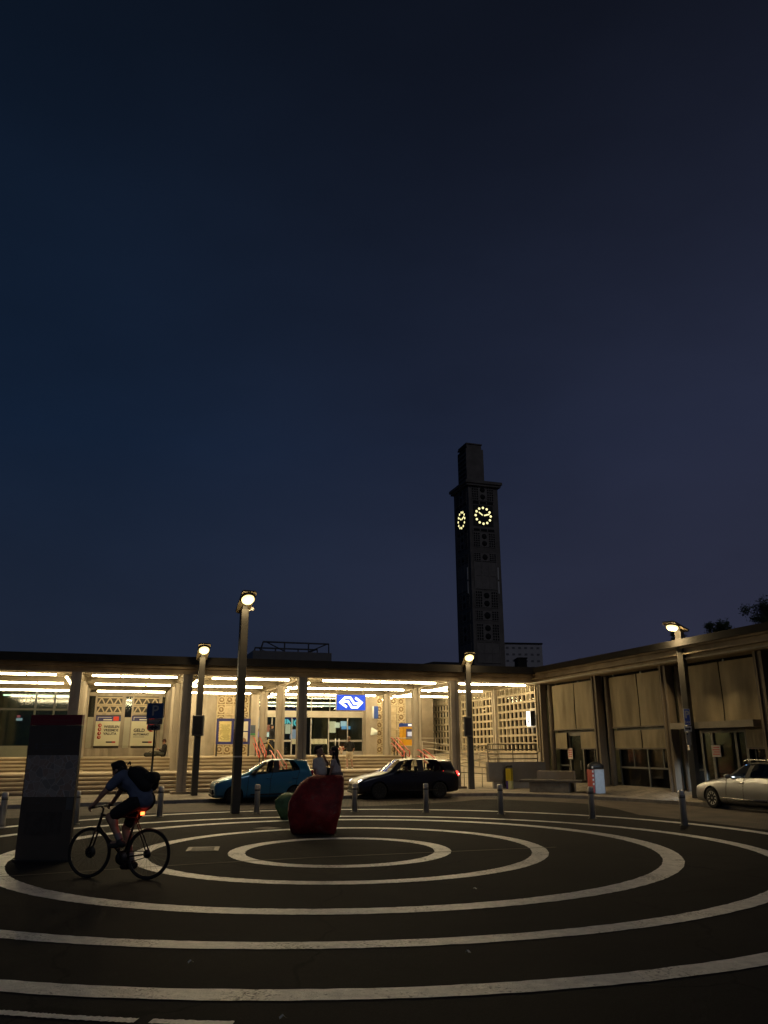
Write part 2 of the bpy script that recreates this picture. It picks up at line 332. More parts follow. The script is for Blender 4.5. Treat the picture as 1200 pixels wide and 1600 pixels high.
# ================================================================== STATION
U = [-11.6,-6.7,-1.84,2.71,7.81,15.21,19.94]; V = [36.15,41.3,46.4]; VB = 49.0; ZF = 1.55; UE = 15.2
st = thing('station_building', 'long low concrete station with lit canopy, columns and broad front steps', 'station', W(8,36,.12), PHI)
ZS = [.12,.91,1.55]
def column(parent, u, v, z0, z1, w=.40, name='column'):
    h = w/2; g = .06
    poly = [(-h,-h),(-g,-h),(-g,-h+.05),(g,-h+.05),(g,-h),(h,-h),(h,-g),(h-.05,-g),(h-.05,g),(h,g),(h,h),(g,h),(g,h-.05),(-g,h-.05),(-g,h),(-h,h),(-h,g),(-h+.05,g),(-h+.05,-g),(-h,-g)]
    b = MB(MU); b.prism([(u+x, v+y) for x, y in poly], z0, z1, 'z'); return b.build(name, CONC, parent)
for i, u in enumerate(U[:-1]):
    for j, v in enumerate(V):
        if i == 0 and j: continue
        c = column(st, u, v, ZS[j], 5.04)
        if j < 2:
            b = MB(MU); b.bb(u-.42, u+.42, v-.36, v+.36, ZS[j]-.01, ZS[j]+(.09 if j == 0 else .05)); b.build('plinth', CONCD if j == 0 else STEP, c)
# steps
edges = [36.75+i*.46 for i in range(5)]; zs = [.12+.158*(i+1) for i in range(5)]
edges += [42.0+i*.42 for i in range(4)]; zs += [.91+.16*(i+1) for i in range(4)]
zp = .10
for e, z in zip(edges, zs):
    vb = 55 if z > 1.5 else 46
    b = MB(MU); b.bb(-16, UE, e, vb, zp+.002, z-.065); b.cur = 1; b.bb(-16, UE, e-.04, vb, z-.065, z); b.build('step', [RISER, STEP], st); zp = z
# roof, fascia and beams
b = MB(MU); b.bb(-16, 19.6, 35.5, 62, 5.44, 5.70); b.build('roof', ROOFM, st)
b = MB(MU); b.bb(-16, 19.5, 35.46, 35.498, 5.40, 5.735); b.build('roof_edge', ROOFM, st)
b = MB(MU); b.bb(-16, 19.7, 35.93, 36.37, 5.03, 5.24); b.bb(-16, 19.7, 35.80, 36.37, 5.243, 5.437); b.build('fascia_beam', mat('fascia_concrete', (.42,.33,.22), .9, var=.35, scale=1.1, bump=.4, bscale=20), st)
b = MB(MU); b.bb(-16, 19.7, 36.38, 49, 5.36, 5.43); b.build('ceiling', CEIL, st)
for i, u in enumerate(U):
    b = MB(MU); b.bb(u-.17, u+.17, 36.38, 48.98, 5.045, 5.355); b.build('cross_beam', CEIL, st)
for k, v in enumerate((38.55,39.9,41.3,43.6,45.0,46.4)):
    h = .12 if v not in (41.3,46.4) else .24
    for i in range(len(U)-1):
        b = MB(MU); b.bb(U[i]+.175, U[i+1]-.175, v-.09, v+.09, 5.357-h-.1, 5.357); b.build('ceiling_rib', CEIL, st)
def wall(u0, u1, v0, v1, z0, z1, m=CONCW, name='wall', parent=st):
    b = MB(MU); b.bb(u0, u1, v0, v1, z0, z1); return b.build(name, m, parent)
# ---- bay 0: glazed hall on the left
GREEN = mat('dark_green_interior', (.16,.20,.11), .7, var=.3, scale=1.5)
wall(-16, -1.95, 55, 55.2, ZF, 5.35, GREEN, 'hall_wall'); wall(-7.0, -6.85, 49, 54.9, ZF, 5.3, GREEN, 'hall_wall')
P = onv(51,1140,47.6).x
fr = MB(MU)
for u in (-14,-11.6,-9,P-2.2,P,P+.95,-1.98): fr.bb(u-.05, u+.05, 47.55, 47.65, ZF, 5.04)
for (u0, u1) in ((-14,-1.98),): fr.bb(u0, u1, 47.56, 47.64, 3.95, 4.05); fr.bb(u0, u1, 47.56, 47.64, 4.96, 5.04)
fr.bb(P, P+.95, 47.5, 47.6, 3.55, 3.66)
f0 = fr.build('glazing_frame', mat('dark_green_frame', (.045,.05,.04), .5, .2), st)
b = MB(MU); b.bb(-14, -1.98, 47.59, 47.61, ZF, 4.95); b.build('pane', GLD, f0)
wall(-14, P-.06, 47.45, 47.58, ZF, 2.12, mat('grey_green_panel', (.16,.17,.13), .5, var=.1), 'lower_panel')
wall(P+.05, P+.14, 47.3, 47.54, ZF, 3.55, DARKM, 'door_post')
# ---- bay 1: money-exchange front with posters
def side_wall(u, v0, v1):
    return wall(u-.1, u+.1, v0, v1, ZF, 5.04, CONC, 'board_wall')
side_wall(-1.84, 46.65, 48.95); side_wall(2.60, 43.5, 46.15); side_wall(2.60, 46.65, 48.95); side_wall(-1.74, 43.5, 46.15)
wall(-1.73, 2.49, VB, VB+.25, ZF, 5.35, mat('dark_recess', (.07,.06,.045), .7), 'exchange_wall')
zb = onv(200,1171,VB).z; wall(-1.73, 2.49, VB-.16, VB, ZF, zb, CONC, 'base_band')
x = lambda px, py=1130: onv(px, py, VB).x
zt = onv(200,1089,VB).z; z1 = onv(200,1116,VB).z
posts = [(x(129),x(136)),(x(146),x(149)),(x(188),x(193.5)),(x(204),x(207)),(x(246),x(251)),(x(256),x(262))]
b = MB(MU)
for a, c in posts: b.bb(a, c, VB-.12, VB-.002, zb, zt+.03)
b.bb(posts[0][0], posts[-1][1], VB-.14, VB-.003, zt+.03, 5.04); b.bb(posts[0][0], posts[-1][1], VB-.13, VB-.003, zb, zb+.07)
for a, c in ((posts[1][1],posts[2][0]),(posts[3][1],posts[4][0])): b.bb(a, c, VB-.10, VB-.004, z1-.05, z1+.04)
b.build('exchange_frame', CONC, st)
for a, c in ((posts[1][1],posts[2][0]),(posts[3][1],posts[4][0])):     # two pierced panels of triangles above the posters
    g = MB(MU); hh = (zt-z1-.08)/2
    for r_ in range(2):
        z0 = z1+.04+r_*(hh+.02); n = 3; w_ = (c-a)/n
        g.bb(a, c, VB-.09, VB-.02, z0+hh-.07, z0+hh); g.bb(a, c, VB-.09, VB-.02, z0, z0+.06)
        for k in range(n):
            for sgn in (0, 1):
                xa = a+k*w_+.03; xm = a+(k+.5)*w_; p = [(xa, z0+.04), (xm, z0+hh-.05)] if sgn == 0 else [(xm, z0+hh-.05), (a+(k+1)*w_-.03, z0+.04)]
                d = Vector((p[1][0]-p[0][0], p[1][1]-p[0][1])).normalized(); nn = Vector((-d.y, d.x))*.035
                g.prism([(p[0][0]-nn.x, p[0][1]-nn.y), (p[1][0]-nn.x, p[1][1]-nn.y), (p[1][0]+nn.x, p[1][1]+nn.y), (p[0][0]+nn.x, p[0][1]+nn.y)], VB-.085, VB-.025)
    g.build('triangle_grille', CREAM, st)
for a, c in ((posts[0][1],posts[1][0]),(posts[2][1],posts[3][0]),(posts[4][1],posts[5][0])):
    b = MB(MU); b.bb(a+.01, c-.01, VB-.05, VB-.03, zb+.08, onv(200,1121,VB).z); b.build('pale_strip', mat('frosted_glass_strip', (.45,.43,.33), .35, var=.08), st)
    b = MB(MU); b.bb(a+.01, c-.01, VB-.05, VB-.03, onv(200,1121,VB).z+.02, zt); b.build('window_strip', GLD, st)
# ---- bay 2: wall with ring-pattern relief
def relief(u0, u1, z0, z1, nc, nr, plain, parent=st, v=VB):
    """one pierced panel: bars, rings and plain ochre squares"""
    b = MB(MU); cw = (u1-u0)/nc; ch = (z1-z0)/nr
    for i in range(nc+1): b.bb(u0+i*cw-.035, u0+i*cw+.035, v-.14, v-.02, z0, z1)
    for j in range(nr+1): b.bb(u0, u1, v-.135, v-.02, z0+j*ch-.035, z0+j*ch+.035)
    for i in range(nc):
        for j in range(nr):
            c = (u0+(i+.5)*cw, v-.07, z0+(j+.5)*ch); r_ = min(cw, ch)*.40
            if (i, j) in plain:
                b.bb(u0+i*cw+.05, u0+(i+1)*cw-.05, v-.06, v-.02, z0+j*ch+.05, z0+(j+1)*ch-.05)
            else:
                b.tube([(c[0]+r_*math.cos(t), c[1], c[2]+r_*math.sin(t)) for t in [2*math.pi*k/16 for k in range(16)]], .045, 6, closed=True, up=(0,1,0))
                b.ell(c, (r_*.42, .04, r_*.42), n=8)
    return b.build('ring_relief', mat('relief_concrete', (.55,.45,.29), .85, var=.2, scale=5), parent)
wall(2.92, x(402), VB, VB+.3, ZF, 5.35, CONCW)
zr0, zr1 = ZF+.05, onv(360,1086,VB).z
b = MB(MU); b.bb(x(338), x(387), VB-.018, VB-.002, zr0, zr1); b.build('relief_ground', mat('relief_ground_ochre', (.27,.18,.085), .85, var=.15, scale=5), st)
relief(x(338), x(387), zr0, zr1, 4, 6, {(i, j) for i in (1,2) for j in (1,2,3,4)})
wall(x(390), x(403), VB-.25, VB-.002, ZF, 5.04, CONC, 'pier')
# ---- bay 3: entrance
uA, uB = x(403), x(567); zh0, zh1 = onv(490,1121,VB).z, onv(490,1111,VB).z
wall(uA, uB, VB-.15, VB+.25, zh0, zh1, mat('door_header', (.42,.38,.31), .55, var=.1), 'door_header')
fr = MB(MU)
for px in (403,425,456,486,513.5,543,566.5): fr.bb(x(px)-.035, x(px)+.035, VB-.03, VB+.05, ZF, zh0)
for px in (403,440,486,515,542,566.5): fr.bb(x(px)-.02, x(px)+.02, VB-.03, VB+.05, zh1, 5.04)
fr.bb(x(515), uB, VB-.025, VB+.04, onv(500,1158,VB).z-.04, onv(500,1156,VB).z); fr.bb(uA, x(456), VB-.025, VB+.04, onv(430,1158,VB).z-.04, onv(430,1156,VB).z)
fr.bb(x(515), uB, VB-.02, VB+.04, ZF, ZF+.22); fr.bb(uA, uB, VB-.03, VB+.05, 4.97, 5.04)
ef = fr.build('entrance_frame', ALU, st)
b = MB(MU); b.bb(uA, uB, VB, VB+.012, ZF+.01, zh0-.01); b.build('door_glass', GL, ef)
b = MB(MU); b.bb(uA, uB, VB, VB+.012, zh1+.01, 4.96); b.build('transom_glass', GL, ef)
b = MB(MU); za, zc = onv(500,1162.5,VB).z, onv(500,1154.5,VB).z
for (p0, p1) in ((486,513),(455,466)):
    n = int((p1-p0)/2)
    for k in range(n): b.bb(x(p0+1)+k*(x(p1-1)-x(p0+1))/n, x(p0+1)+(k+.5)*(x(p1-1)-x(p0+1))/n, VB-.008, VB-.004, za, zc)
b.build('glass_manifestation', mat('frosted_bars', (.75,.72,.5), .6, emis=(.9,.85,.5), estr=.12), ef)
b = MB(MU)
for px in (524,529.5): b.tube([(x(px), VB-.07, onv(px,1165,VB).z), (x(px), VB-.07, onv(px,1154,VB).z)], .03, 6)
b.build('door_handle', mat('pale_handle', (.7,.7,.66), .3, .3), ef)
wall(x(566.8), x(583.5), VB-.75, VB+.3, ZF, 5.04, CONC, 'pier')
# interior of the hall
HALLM = mat('hall_wall_panels', (.10,.07,.045), .6, var=.35, scale=.8)
wall(2.9, 19.6, 58, 58.2, ZF, 5.3, HALLM, 'hall_wall'); wall(3.0, 19.6, VB+.3, 58, ZF-.02, ZF+.005, mat('hall_floor', (.10,.09,.07), .35), 'hall_floor')
wall(6.6, 6.8, VB+.31, 57.9, ZF+.006, 5.3, HALLM, 'hall_wall'); wall(15.2, 15.4, VB+.31, 57.9, ZF+.006, 5.3, mat('hall_side', (.24,.18,.10), .7, var=.2), 'hall_wall')
wall(8.9, 11.0, 55.2, 55.5, ZF+.006, 4.2, mat('shop_shutter', (.12,.11,.13), .6, var=.2), 'shop_front'); wall(12.6, 14.3, 54.6, 54.9, ZF+.006, 4.0, mat('shop_side', (.20,.15,.09), .7, var=.3), 'shop_front')
# ---- bay 4: reliefs, plain wall
wall(x(584), x(676), VB, VB+.3, ZF, 5.35, CONCW)
b = MB(MU); b.bb(x(586.5), x(632), VB-.018, VB-.002, zr0, zr1); b.build('relief_ground', mat('relief_ground_ochre', (.27,.18,.085), .85, var=.15, scale=5), st)
relief(x(586.5), x(597.5), zr0, zr1+.02, 1, 7, set()); relief(x(598.5), x(602), zr0, zr1+.02, 1, 7, set())
relief(x(608.5), x(632), zr0, zr1+.02, 2, 7, {(0, j) for j in (2,3,4,5)})
wall(x(656), x(674), VB-.35, VB-.002, ZF, 5.04, mat('dim_wall', (.22,.18,.13), .8, var=.3, scale=1.2), 'wall')
# ---- side wall with square lattice (along u = 19.94)
US = 19.94
wall(US+.02, US+.22, 36.4, 52, .12, 1.72, CONC, 'lattice_base')
for (v0, v1) in ((36.75,41.05),(41.6,46.15),(46.75,51.2)):
    b = MB(MU); nc, nr = 9, 8; z0, z1 = 1.72, 5.03; rw = (z1-z0)/nr
    for i in range(nc+1):
        v = v0+(v1-v0)*i/nc; b.bb(US-.01, US+.07, v-.058, v+.058, z0, z1)
    for j in range(nr+1):
        z = z0+rw*j; b.bb(US-.013, US+.10, v0, v1, z-.055, z+.055)
    for i in range(nc):                                  # a few cells carry extra bars
        for j in range(nr):
            q = random.random(); v = v0+(v1-v0)*(i+.5)/nc; z = z0+rw*(j+.5)
            if j == nr-1 or q < .05: b.bb(US-.005, US+.05, v-.02, v+.02, z-rw/2, z+rw/2)
            elif q < .10: b.bb(US-.005, US+.05, v-.2, v+.2, z-.025, z+.025)
    lat = b.build('lattice_screen', CREAM, st)
    b = MB(MU); b.bb(US+.18, US+.19, v0, v1, 1.72, 5.03); b.build('pane', GL, lat)
for v in (41.32,46.45): column(st, US+.05, v, .12, 5.04, .42)
wall(x(676), US, 51.3, 51.5, ZF, 5.35, CONCW)

# ---- lights under the canopy: one strip = casing + tubes laid end to end
def light_strip(a, c, label, n=3, tm=None):
    a = Vector(a); c = Vector(c); d = (c-a); L_ = d.length; d.normalize(); ang = math.atan2(d.y, d.x); mid = (a+c)/2; wp = MU @ mid
    t = thing('light_strip', label, 'ceiling light', wp, PHI+ang, 'fluorescent strips under the canopy'); M = frame(wp, PHI+ang)
    b = MB(M); b.bb(-L_/2, L_/2, -.05, .05, .05, .10)
    for s_ in (-1, 1): b.bb(s_*L_*.35-.02, s_*L_*.35+.02, -.02, .02, .10, .26)
    b.build('casing', mat('strip_casing', (.30,.28,.24), .6), t)
    for k in range(n):
        x0 = -L_/2 + L_*k/n + .03; x1 = -L_/2 + L_*(k+1)/n - .03
        b = MB(M); b.tube([(x0,0,0),(x0+.02,0,0),(x1-.02,0,0),(x1,0,0)], [.024,.037,.037,.024], 10); b.build('tube', tm or TUBE, t)
BAYN = ['the far left glazed bay','the bay over the money posters','the bay over the notice board','the bay with the blue sign','the bay beside the lattice screens']
ROWV = [37.3,42.2,47.3]; ROWN = ['frontmost','middle','rearmost']
spans = [[(-6.3,-2.7)]*3, [(-1.3,2.35),(-1.3,2.35),(-1.3,2.35)], [(3.85,7.45),(3.3,7.0),(3.1,7.2)], [(9.0,14.8),(8.3,14.85),(8.3,14.8)], [(16.0,19.75),(15.85,19.6),(15.9,19.6)]]
for i in range(5):
    for j in range(3):
        a, c = spans[i][j]; light_strip((a, ROWV[j], 5.0), (c, ROWV[j], 5.0), f'{ROWN[j]} white fluorescent strip across {BAYN[i]}', 4 if c-a > 5 else 3)
for k, (u, nm) in enumerate(((3.02,'the column beside the money posters'),(8.12,'the column left of the blue arrow sign'),(15.52,'the column right of the blue arrow sign'))):
    for j, (v0, v1) in enumerate(((37.0,40.9),(42.0,46.0),(46.9,48.8))):
        light_strip((u+.2, v0, 4.86), (u+.2, v1, 4.86), f'{ROWN[j]} short light strip running back from {nm}', 2)
for k, (v0, v1) in enumerate(((37.0,40.9),(42.0,46.0))):
    light_strip((-2.3, v0, 4.88), (-2.3, v1, 4.88), f'{ROWN[k]} light strip running back from the column above the totem', 2)
light_strip((-13.4,44.8,4.6),(-8.6,52.6,4.6),'slanting white strip inside the dark green hall at the far left',5,emit('greenish_hall_tube', (.85,1,.72), 9))
light_strip((-6.4,50.5,4.9),(-2.4,50.5,4.9),'white strip inside the glazed hall behind the totem',3,emit('greenish_hall_tube', (.85,1,.72), 9))
for k, (u0, u1, v, z) in enumerate(((8.2,14.6,51.6,4.75),(8.2,14.6,55.0,4.75))):
    light_strip((u0, v, z), (u1, v, z), ('nearer' if k == 0 else 'farther')+' white strip seen through the glass above the station doors', 4, TUBED)

# ================================================================== WING on the right
wg = thing('wing_building', 'low concrete side wing with brown roller blinds between tall columns', 'building', W(20,27,.12), PHI)
CV = [36.15,31.15,26.3,21.3,16.3,11.3]
FAB = mat('brown_blind_fabric', (.29,.235,.145), .9, var=.3, scale=1.6, stretch=(1,1,.25), bump=.25, bscale=30)
for v in CV:
    b = MB(MU); h = .19; g = .08
    b.prism([(US-.12+dx, v+dy) for dx, dy in ((0,-h),(.32,-h),(.32,h),(0,h),(0,g),(.05,g),(.05,-g),(0,-g))], .12, 4.95, 'z'); b.build('column', WCOL, wg)
    b = MB(MU); b.tube([(US+.28, v-.45, .12), (US+.28, v-.45, 4.9)], .13, 10); b.build('downpipe', WCOL, wg)
b = MB(MU); b.bb(19.55, 20.35, 8, 36.9, 4.955, 5.15); b.bb(19.36, 20.35, 8, 36.9, 5.152, 5.22); b.bb(19.46, 20.35, 8, 36.9, 5.222, 5.38); b.bb(19.34, 20.35, 8, 36.9, 5.382, 5.46); b.build('fascia_beam', CONCD, wg)
b = MB(MU); b.bb(19.45, 19.548, 8, 36.9, 4.99, 5.04); b.build('gutter_rail', mat('pale_rail', (.42,.37,.28), .7, var=.2), wg)
b = MB(MU); b.bb(19.22, 26, 8, 62, 5.465, 5.66); b.build('roof', ROOFM, wg)
b = MB(MU); b.bb(19.21, 19.219, 8, 36.9, 5.45, 5.70); b.build('roof_edge', ROOFM, wg)
b = MB(MU); b.bb(25.8, 26, 8, 51, .12, 5.46); b.build('back_wall', mat('wing_back', (.36,.30,.20), .8, var=.3), wg)
b = MB(MU); b.bb(20.25, 25.8, 8, 51, .121, .16); b.build('wing_floor', mat('wing_floor', (.12,.10,.08), .5), wg)
UB = 20.24
def blind(v0, v1, z0, z1, sag):
    b = MB(MU); n, m_ = 36, 14; vs = []; fs = []
    for i in range(n+1):
        for j in range(m_+1):
            s = i/n; t = j/m_
            d = sag*(math.sin(s*math.pi)*.6 + .5*math.sin(s*9+v0)*(1-t))*math.sin(t*math.pi*.95+.1)*.11 + .012*math.sin(s*31+v0*3)*(.3+t)*(1-t)
            vs.append((UB-d, v0+(v1-v0)*s, z0+(z1-z0)*t))
    for i in range(n):
        for j in range(m_): fs.append([i*(m_+1)+j, (i+1)*(m_+1)+j, (i+1)*(m_+1)+j+1, i*(m_+1)+j+1])
    b.add(vs, fs, True)
    o = b.build('blind', FAB, wg); c = MB(MU); c.bb(UB-.03, UB+.03, v0, v1, z0-.05, z0-.002); c.build('bottom_bar', mat('brown_bar', (.13,.10,.07), .6, var=.1), o)
for i in range(4):
    va, vb = CV[i]-.62, CV[i+1]+.32; vm = (va+vb)/2
    fr = MB(MU)
    for v in (va+.0, vm, vb): fr.bb(20.46, 20.54, v-.04, v+.04, .40, 4.95)
    fr.bb(20.455, 20.55, vb, va, 2.60, 2.70); fr.bb(20.46, 20.53, vb, va, 1.08, 1.15); fr.bb(20.4, 20.6, vb, va, .30, .40)
    for v in ((va+vm)/2, (vm+vb)/2): fr.bb(20.47, 20.53, v-.025, v+.025, 1.15, 1.87)
    wf = fr.build('window_frame', mat('dark_window_frame', (.10,.10,.09), .5, .3, var=.1), wg)
    b = MB(MU); b.bb(20.49, 20.505, vb, va, .40, 4.95); b.build('pane', GLD, wf)
    wall(20.3, 20.6, vb, va, .12, .298, CONC, 'window_sill', wg)
    for (a, c) in ((va+.12, vm+.03), (vm-.03, vb-.02)): blind(c, a, 2.76, 4.84, random.uniform(.6,1.5))
    if i == 0: segs = [(va-.06, 34.42), (33.2, vb+.06)]
    elif i == 2: segs = [(vb+1.1, vb+.06)]
    else: segs = [(va-.06, vm+.03), (vm-.03, vb+.06)]
    for (a, c) in segs: blind(c, a, 1.9, 2.6, random.uniform(.2,.6))
d = MB(MU)
for v in (34.38,33.22): d.bb(20.34, 20.45, v-.06, v+.06, .12, 2.6)
d.bb(20.34, 20.45, 33.22, 34.38, 2.45, 2.6); d.bb(20.34, 20.45, 33.22, 34.38, .12, .3); df = d.build('door', mat('door_metal', (.13,.12,.10), .5, .3, var=.1), wg)
b = MB(MU); b.bb(20.39, 20.40, 33.28, 34.32, .3, 2.45); b.build('pane', glass('door_glass', (.5,.58,.5), .16, 1.28), df)
b = MB(MU); b.tube([(20.3,33.42,.95),(20.3,33.42,1.35)], .02, 6); b.build('handle', STEEL, df)
d = MB(MU)
for v in (25.1,24.55,23.35,22.85): d.bb(20.34, 20.45, v-.06, v+.06, .12, 2.55)
d.bb(20.34, 20.45, 22.85, 25.1, 2.4, 2.55); df = d.build('door', mat('door_metal', (.13,.12,.10), .5), wg)
b = MB(MU); b.bb(20.39, 20.40, 22.9, 25.05, .14, 2.4); b.build('pane', glass('door_glass', (.5,.58,.5), .16, 1.28), df)
b = MB(MU); b.bb(19.72, 20.44, 21.75, 26.0, 2.56, 2.78); b.build('door_canopy', mat('canopy_concrete', (.25,.22,.17), .85, var=.2), wg)
b = MB(MU); b.bb(24.6, 24.75, 8, 36.5, .16, 2.0); b.build('inner_partition', mat('inner_partition', (.30,.27,.17), .8, var=.25, scale=.8, stretch=(1,1,6)), wg)
PAP = mat('notice_paper', (.55,.46,.41), .8)
for (px, py, w_, h_, lab) in ((891,1177.5,.42,.5,'white notice with red lines on the narrow door left of the first blinds'), (1119,1173.5,.46,.40,'white notice with red lines on the glass door beside the parking lamp')):
    P = onu(px, py, 20.30 if px < 1000 else 20.32); t = thing('notice', lab, 'notice', MU @ P, PHI, 'notices on the wing doors')
    b = MB(MU); b.bb(P.x, P.x+.012, P.y-w_/2, P.y+w_/2, P.z-h_/2, P.z+h_/2); b.build('paper', PAP, t)
    b = MB(MU)
    for k in range(4): b.bb(P.x-.004, P.x-.001, P.y-w_*.38, P.y+w_*(.38 if k % 2 else .25), P.z+h_*(.3-k*.19)-.017, P.z+h_*(.3-k*.19)+.017)
    b.build('printed_lines', RED, t)
vt = thing('roof_vent', 'small dark roof vent with pyramid cap on the wing roof', 'roof vent', MU @ Vector((22.4, 36.3, 5.66)), PHI)
M = MU @ Matrix.Translation((22.4, 36.3, 5.66))
b = MB(M); b.bb(-.28,.28,-.28,.28,0,.18); b.build('base', ROOFM, vt)
b = MB(M)
for sx in (-.22,.22):
    for sy in (-.22,.22): b.bb(sx-.04, sx+.04, sy-.04, sy+.04, .18, .42)
b.build('louvre_post', ROOFM, vt)
b = MB(M); b.add([(-.42,-.42,.42),(.42,-.42,.42),(.42,.42,.42),(-.42,.42,.42),(0,0,.70)], [(3,2,1,0),(0,1,4),(1,2,4),(2,3,4),(3,0,4)]); b.build('cap', ROOFM, vt)
# ================================================================== SIGNS AND FITTINGS OF THE STATION
def upright(P, M=MU):                                     # local frame of a board facing the plaza: x right, y up, z towards the viewer
    return M @ Matrix.Translation(P) @ Matrix(((1,0,0,0),(0,0,-1,0),(0,1,0,0),(0,0,0,1)))
# blue sign with the white double-arrow mark
a, c = onv(525.5,1085.5,41.2), onv(570,1110,41.2); mid = (a+c)/2; w_, h_ = abs(c.x-a.x), abs(a.z-c.z)
t = thing('logo_sign', 'backlit blue sign with white double-arrow emblem hung under the canopy', 'sign', MU @ mid, PHI)
M = upright(mid)
b = MB(M); b.cbox((0,0,0), (w_, h_, .18), bev=.015); b.build('sign_box', mat('lit_blue', (.01,.06,.5), .4, emis=(.0,.075,.85), estr=.75), t)
b = MB(M)
S = w_/45.0
def poly_stroke(b, pts, wd, z0, z1):
    P = [Vector(p) for p in pts]; n = len(P); Lf = []; Rt = []
    for i in range(n):
        d0 = (P[i]-P[i-1]).normalized() if i else None; d1 = (P[i+1]-P[i]).normalized() if i < n-1 else None
        if d0 is None: nn = Vector((-d1.y, d1.x)); k = 1
        elif d1 is None: nn = Vector((-d0.y, d0.x)); k = 1
        else:
            n0 = Vector((-d0.y, d0.x)); n1 = Vector((-d1.y, d1.x)); nn = (n0+n1).normalized(); k = min(2.2, 1/max(.3, nn.dot(n0)))
        Lf.append(P[i]+nn*wd/2*k); Rt.append(P[i]-nn*wd/2*k)
    vs = [(*p, z) for z in (z0, z1) for pr in zip(Lf, Rt) for p in pr]; fs = []; o = 2*n
    for i in range(n-1):
        q = 2*i; fs += [[q,q+1,q+3,q+2][::-1], [o+q,o+q+1,o+q+3,o+q+2], [q,q+2,o+q+2,o+q], [q+1,o+q+1,o+q+3,q+3]]
    fs += [[0,o,o+1,1], [2*n-2,2*n-1,o+2*n-1,o+2*n-2]]; b.add(vs, fs)
LP = [(205,325),(155,290),(190,255),(232,255),(262,297),(297,297)]
k_ = S*45/225
for sg, dz in ((1, 0), (-1, .002)):
    poly_stroke(b, [((x_-238)*k_*sg, -(y_-290)*k_*sg) for x_, y_ in LP], 17*k_, .092+dz, .100+dz)
b.build('emblem', emit('lit_white', (1,1,1), 1.6), t)
b = MB(M)
for sx in (-.47,.45): b.bb(sx*w_-.035, sx*w_+.035, h_/2, 5.04-mid.z, -.03, .03)
b.build('hanger', CREAM, t)
b = MB(M)
for (x0,x1,y0,y1) in ((-w_/2-.02,-w_/2,-h_/2,h_/2),(w_/2,w_/2+.02,-h_/2,h_/2),(-w_/2,w_/2,h_/2,h_/2+.02),(-w_/2,w_/2,-h_/2-.02,-h_/2)): b.bb(x0,x1,y0,y1,-.1,.1)
b.build('rim', ALU, t)
# posters
CREAMP = mat('poster_paper', (.68,.66,.48), .7); NAVY = mat('poster_navy', (.06,.06,.17), .6)
for n_, (pl, pr, lines, lab) in enumerate(((149,186.5,('WISSELEN','VREEMDE','VALUTA'),'cream poster with four red dots and the words WISSELEN VREEMDE VALUTA'),(205,243.5,('GELD','AUTOMAAT'),'cream poster with a big red ball and the words GELD AUTOMAAT'))):
    a, c = onv(pl+1.5,1118.5,48.83), onv(pr-1.5,1165.5,48.83); mid = (a+c)/2; w_, h_ = abs(c.x-a.x), abs(a.z-c.z)
    t = thing('poster', lab, 'poster', MU @ mid, PHI, 'posters of the exchange office'); M = upright(mid)
    b = MB(M); b.bb(-w_/2, w_/2, -h_/2, h_/2, -.02, .02); b.build('sheet', CREAMP, t)
    b = MB(M); b.bb(-w_/2, w_/2, h_/2-.29, h_/2, .021, .030); b.build('header', NAVY, t)
    b = MB(M); y0, y1 = h_/2-.24, h_/2-.07
    for q in ((-w_*.43,-w_*.41,y0,y1),(-w_*.43,w_*.12,y1-.022,y1),(-w_*.2,w_*.15,y0,y0+.06)): b.bb(*q, .031, .035)
    b.build('header_mark', WHITE, t)
    b = MB(M); b.bb(w_*.2, w_*.42, h_/2-.26, h_/2-.03, .031, .036) if n_ == 0 else b.bb(w_*.2, w_*.42, h_/2-.26, h_/2-.03, .031, .036); b.build('red_square', mat('poster_red', (.62,.05,.02), .6), t)
    b = MB(M)
    if n_ == 0:
        for k, s_ in enumerate(lines): b.text(s_, .185, M=Matrix.Translation((-w_*.15, .22-k*.19, .026)), align='LEFT', bold=.006)
    else:
        b.text(lines[0], .25, M=Matrix.Translation((-w_*.40, .02, .026)), align='LEFT', bold=.008); b.text(lines[1], .155, M=Matrix.Translation((-w_*.40, -.20, .026)), align='LEFT', bold=.006)
        b.bb(-w_*.4, w_*.05, -.345, -.325, .022, .026)
    b.build('lettering', INK, t)
    b = MB(M); b.bb(-w_*.02, w_*.33, -h_/2+.17, -h_/2+.245, .022, .028); b.build('footer_mark', INK, t)
    b = MB(M); b.bb(w_*.22, w_*.36, -h_/2+.165, -h_/2+.25, .029, .033); b.build('footer_red', RED, t)
    if n_ == 0:
        for k in range(4):
            b = MB(M); b.lathe([(.098,.021),(.098,.029)], 20, Matrix.Translation((-w_*.32, .30-k*.215, 0))); d_ = b.build('red_dot', RED, t)
            b = MB(M); b.ell((-w_*.32+.01, .30-k*.215, .03), (.035,.045,.004), n=8); b.build('dot_mark', CREAMP, d_)
    else:
        b = MB(M); b.lathe([(.25,.021),(.25,.029)], 28, Matrix.Translation((w_*.30, .20, 0))); d_ = b.build('red_ball', RED, t)
        b = MB(M); b.ell((w_*.36, .06, .03), (.08,.07,.004), n=10); b.build('ball_shine', CREAMP, d_)
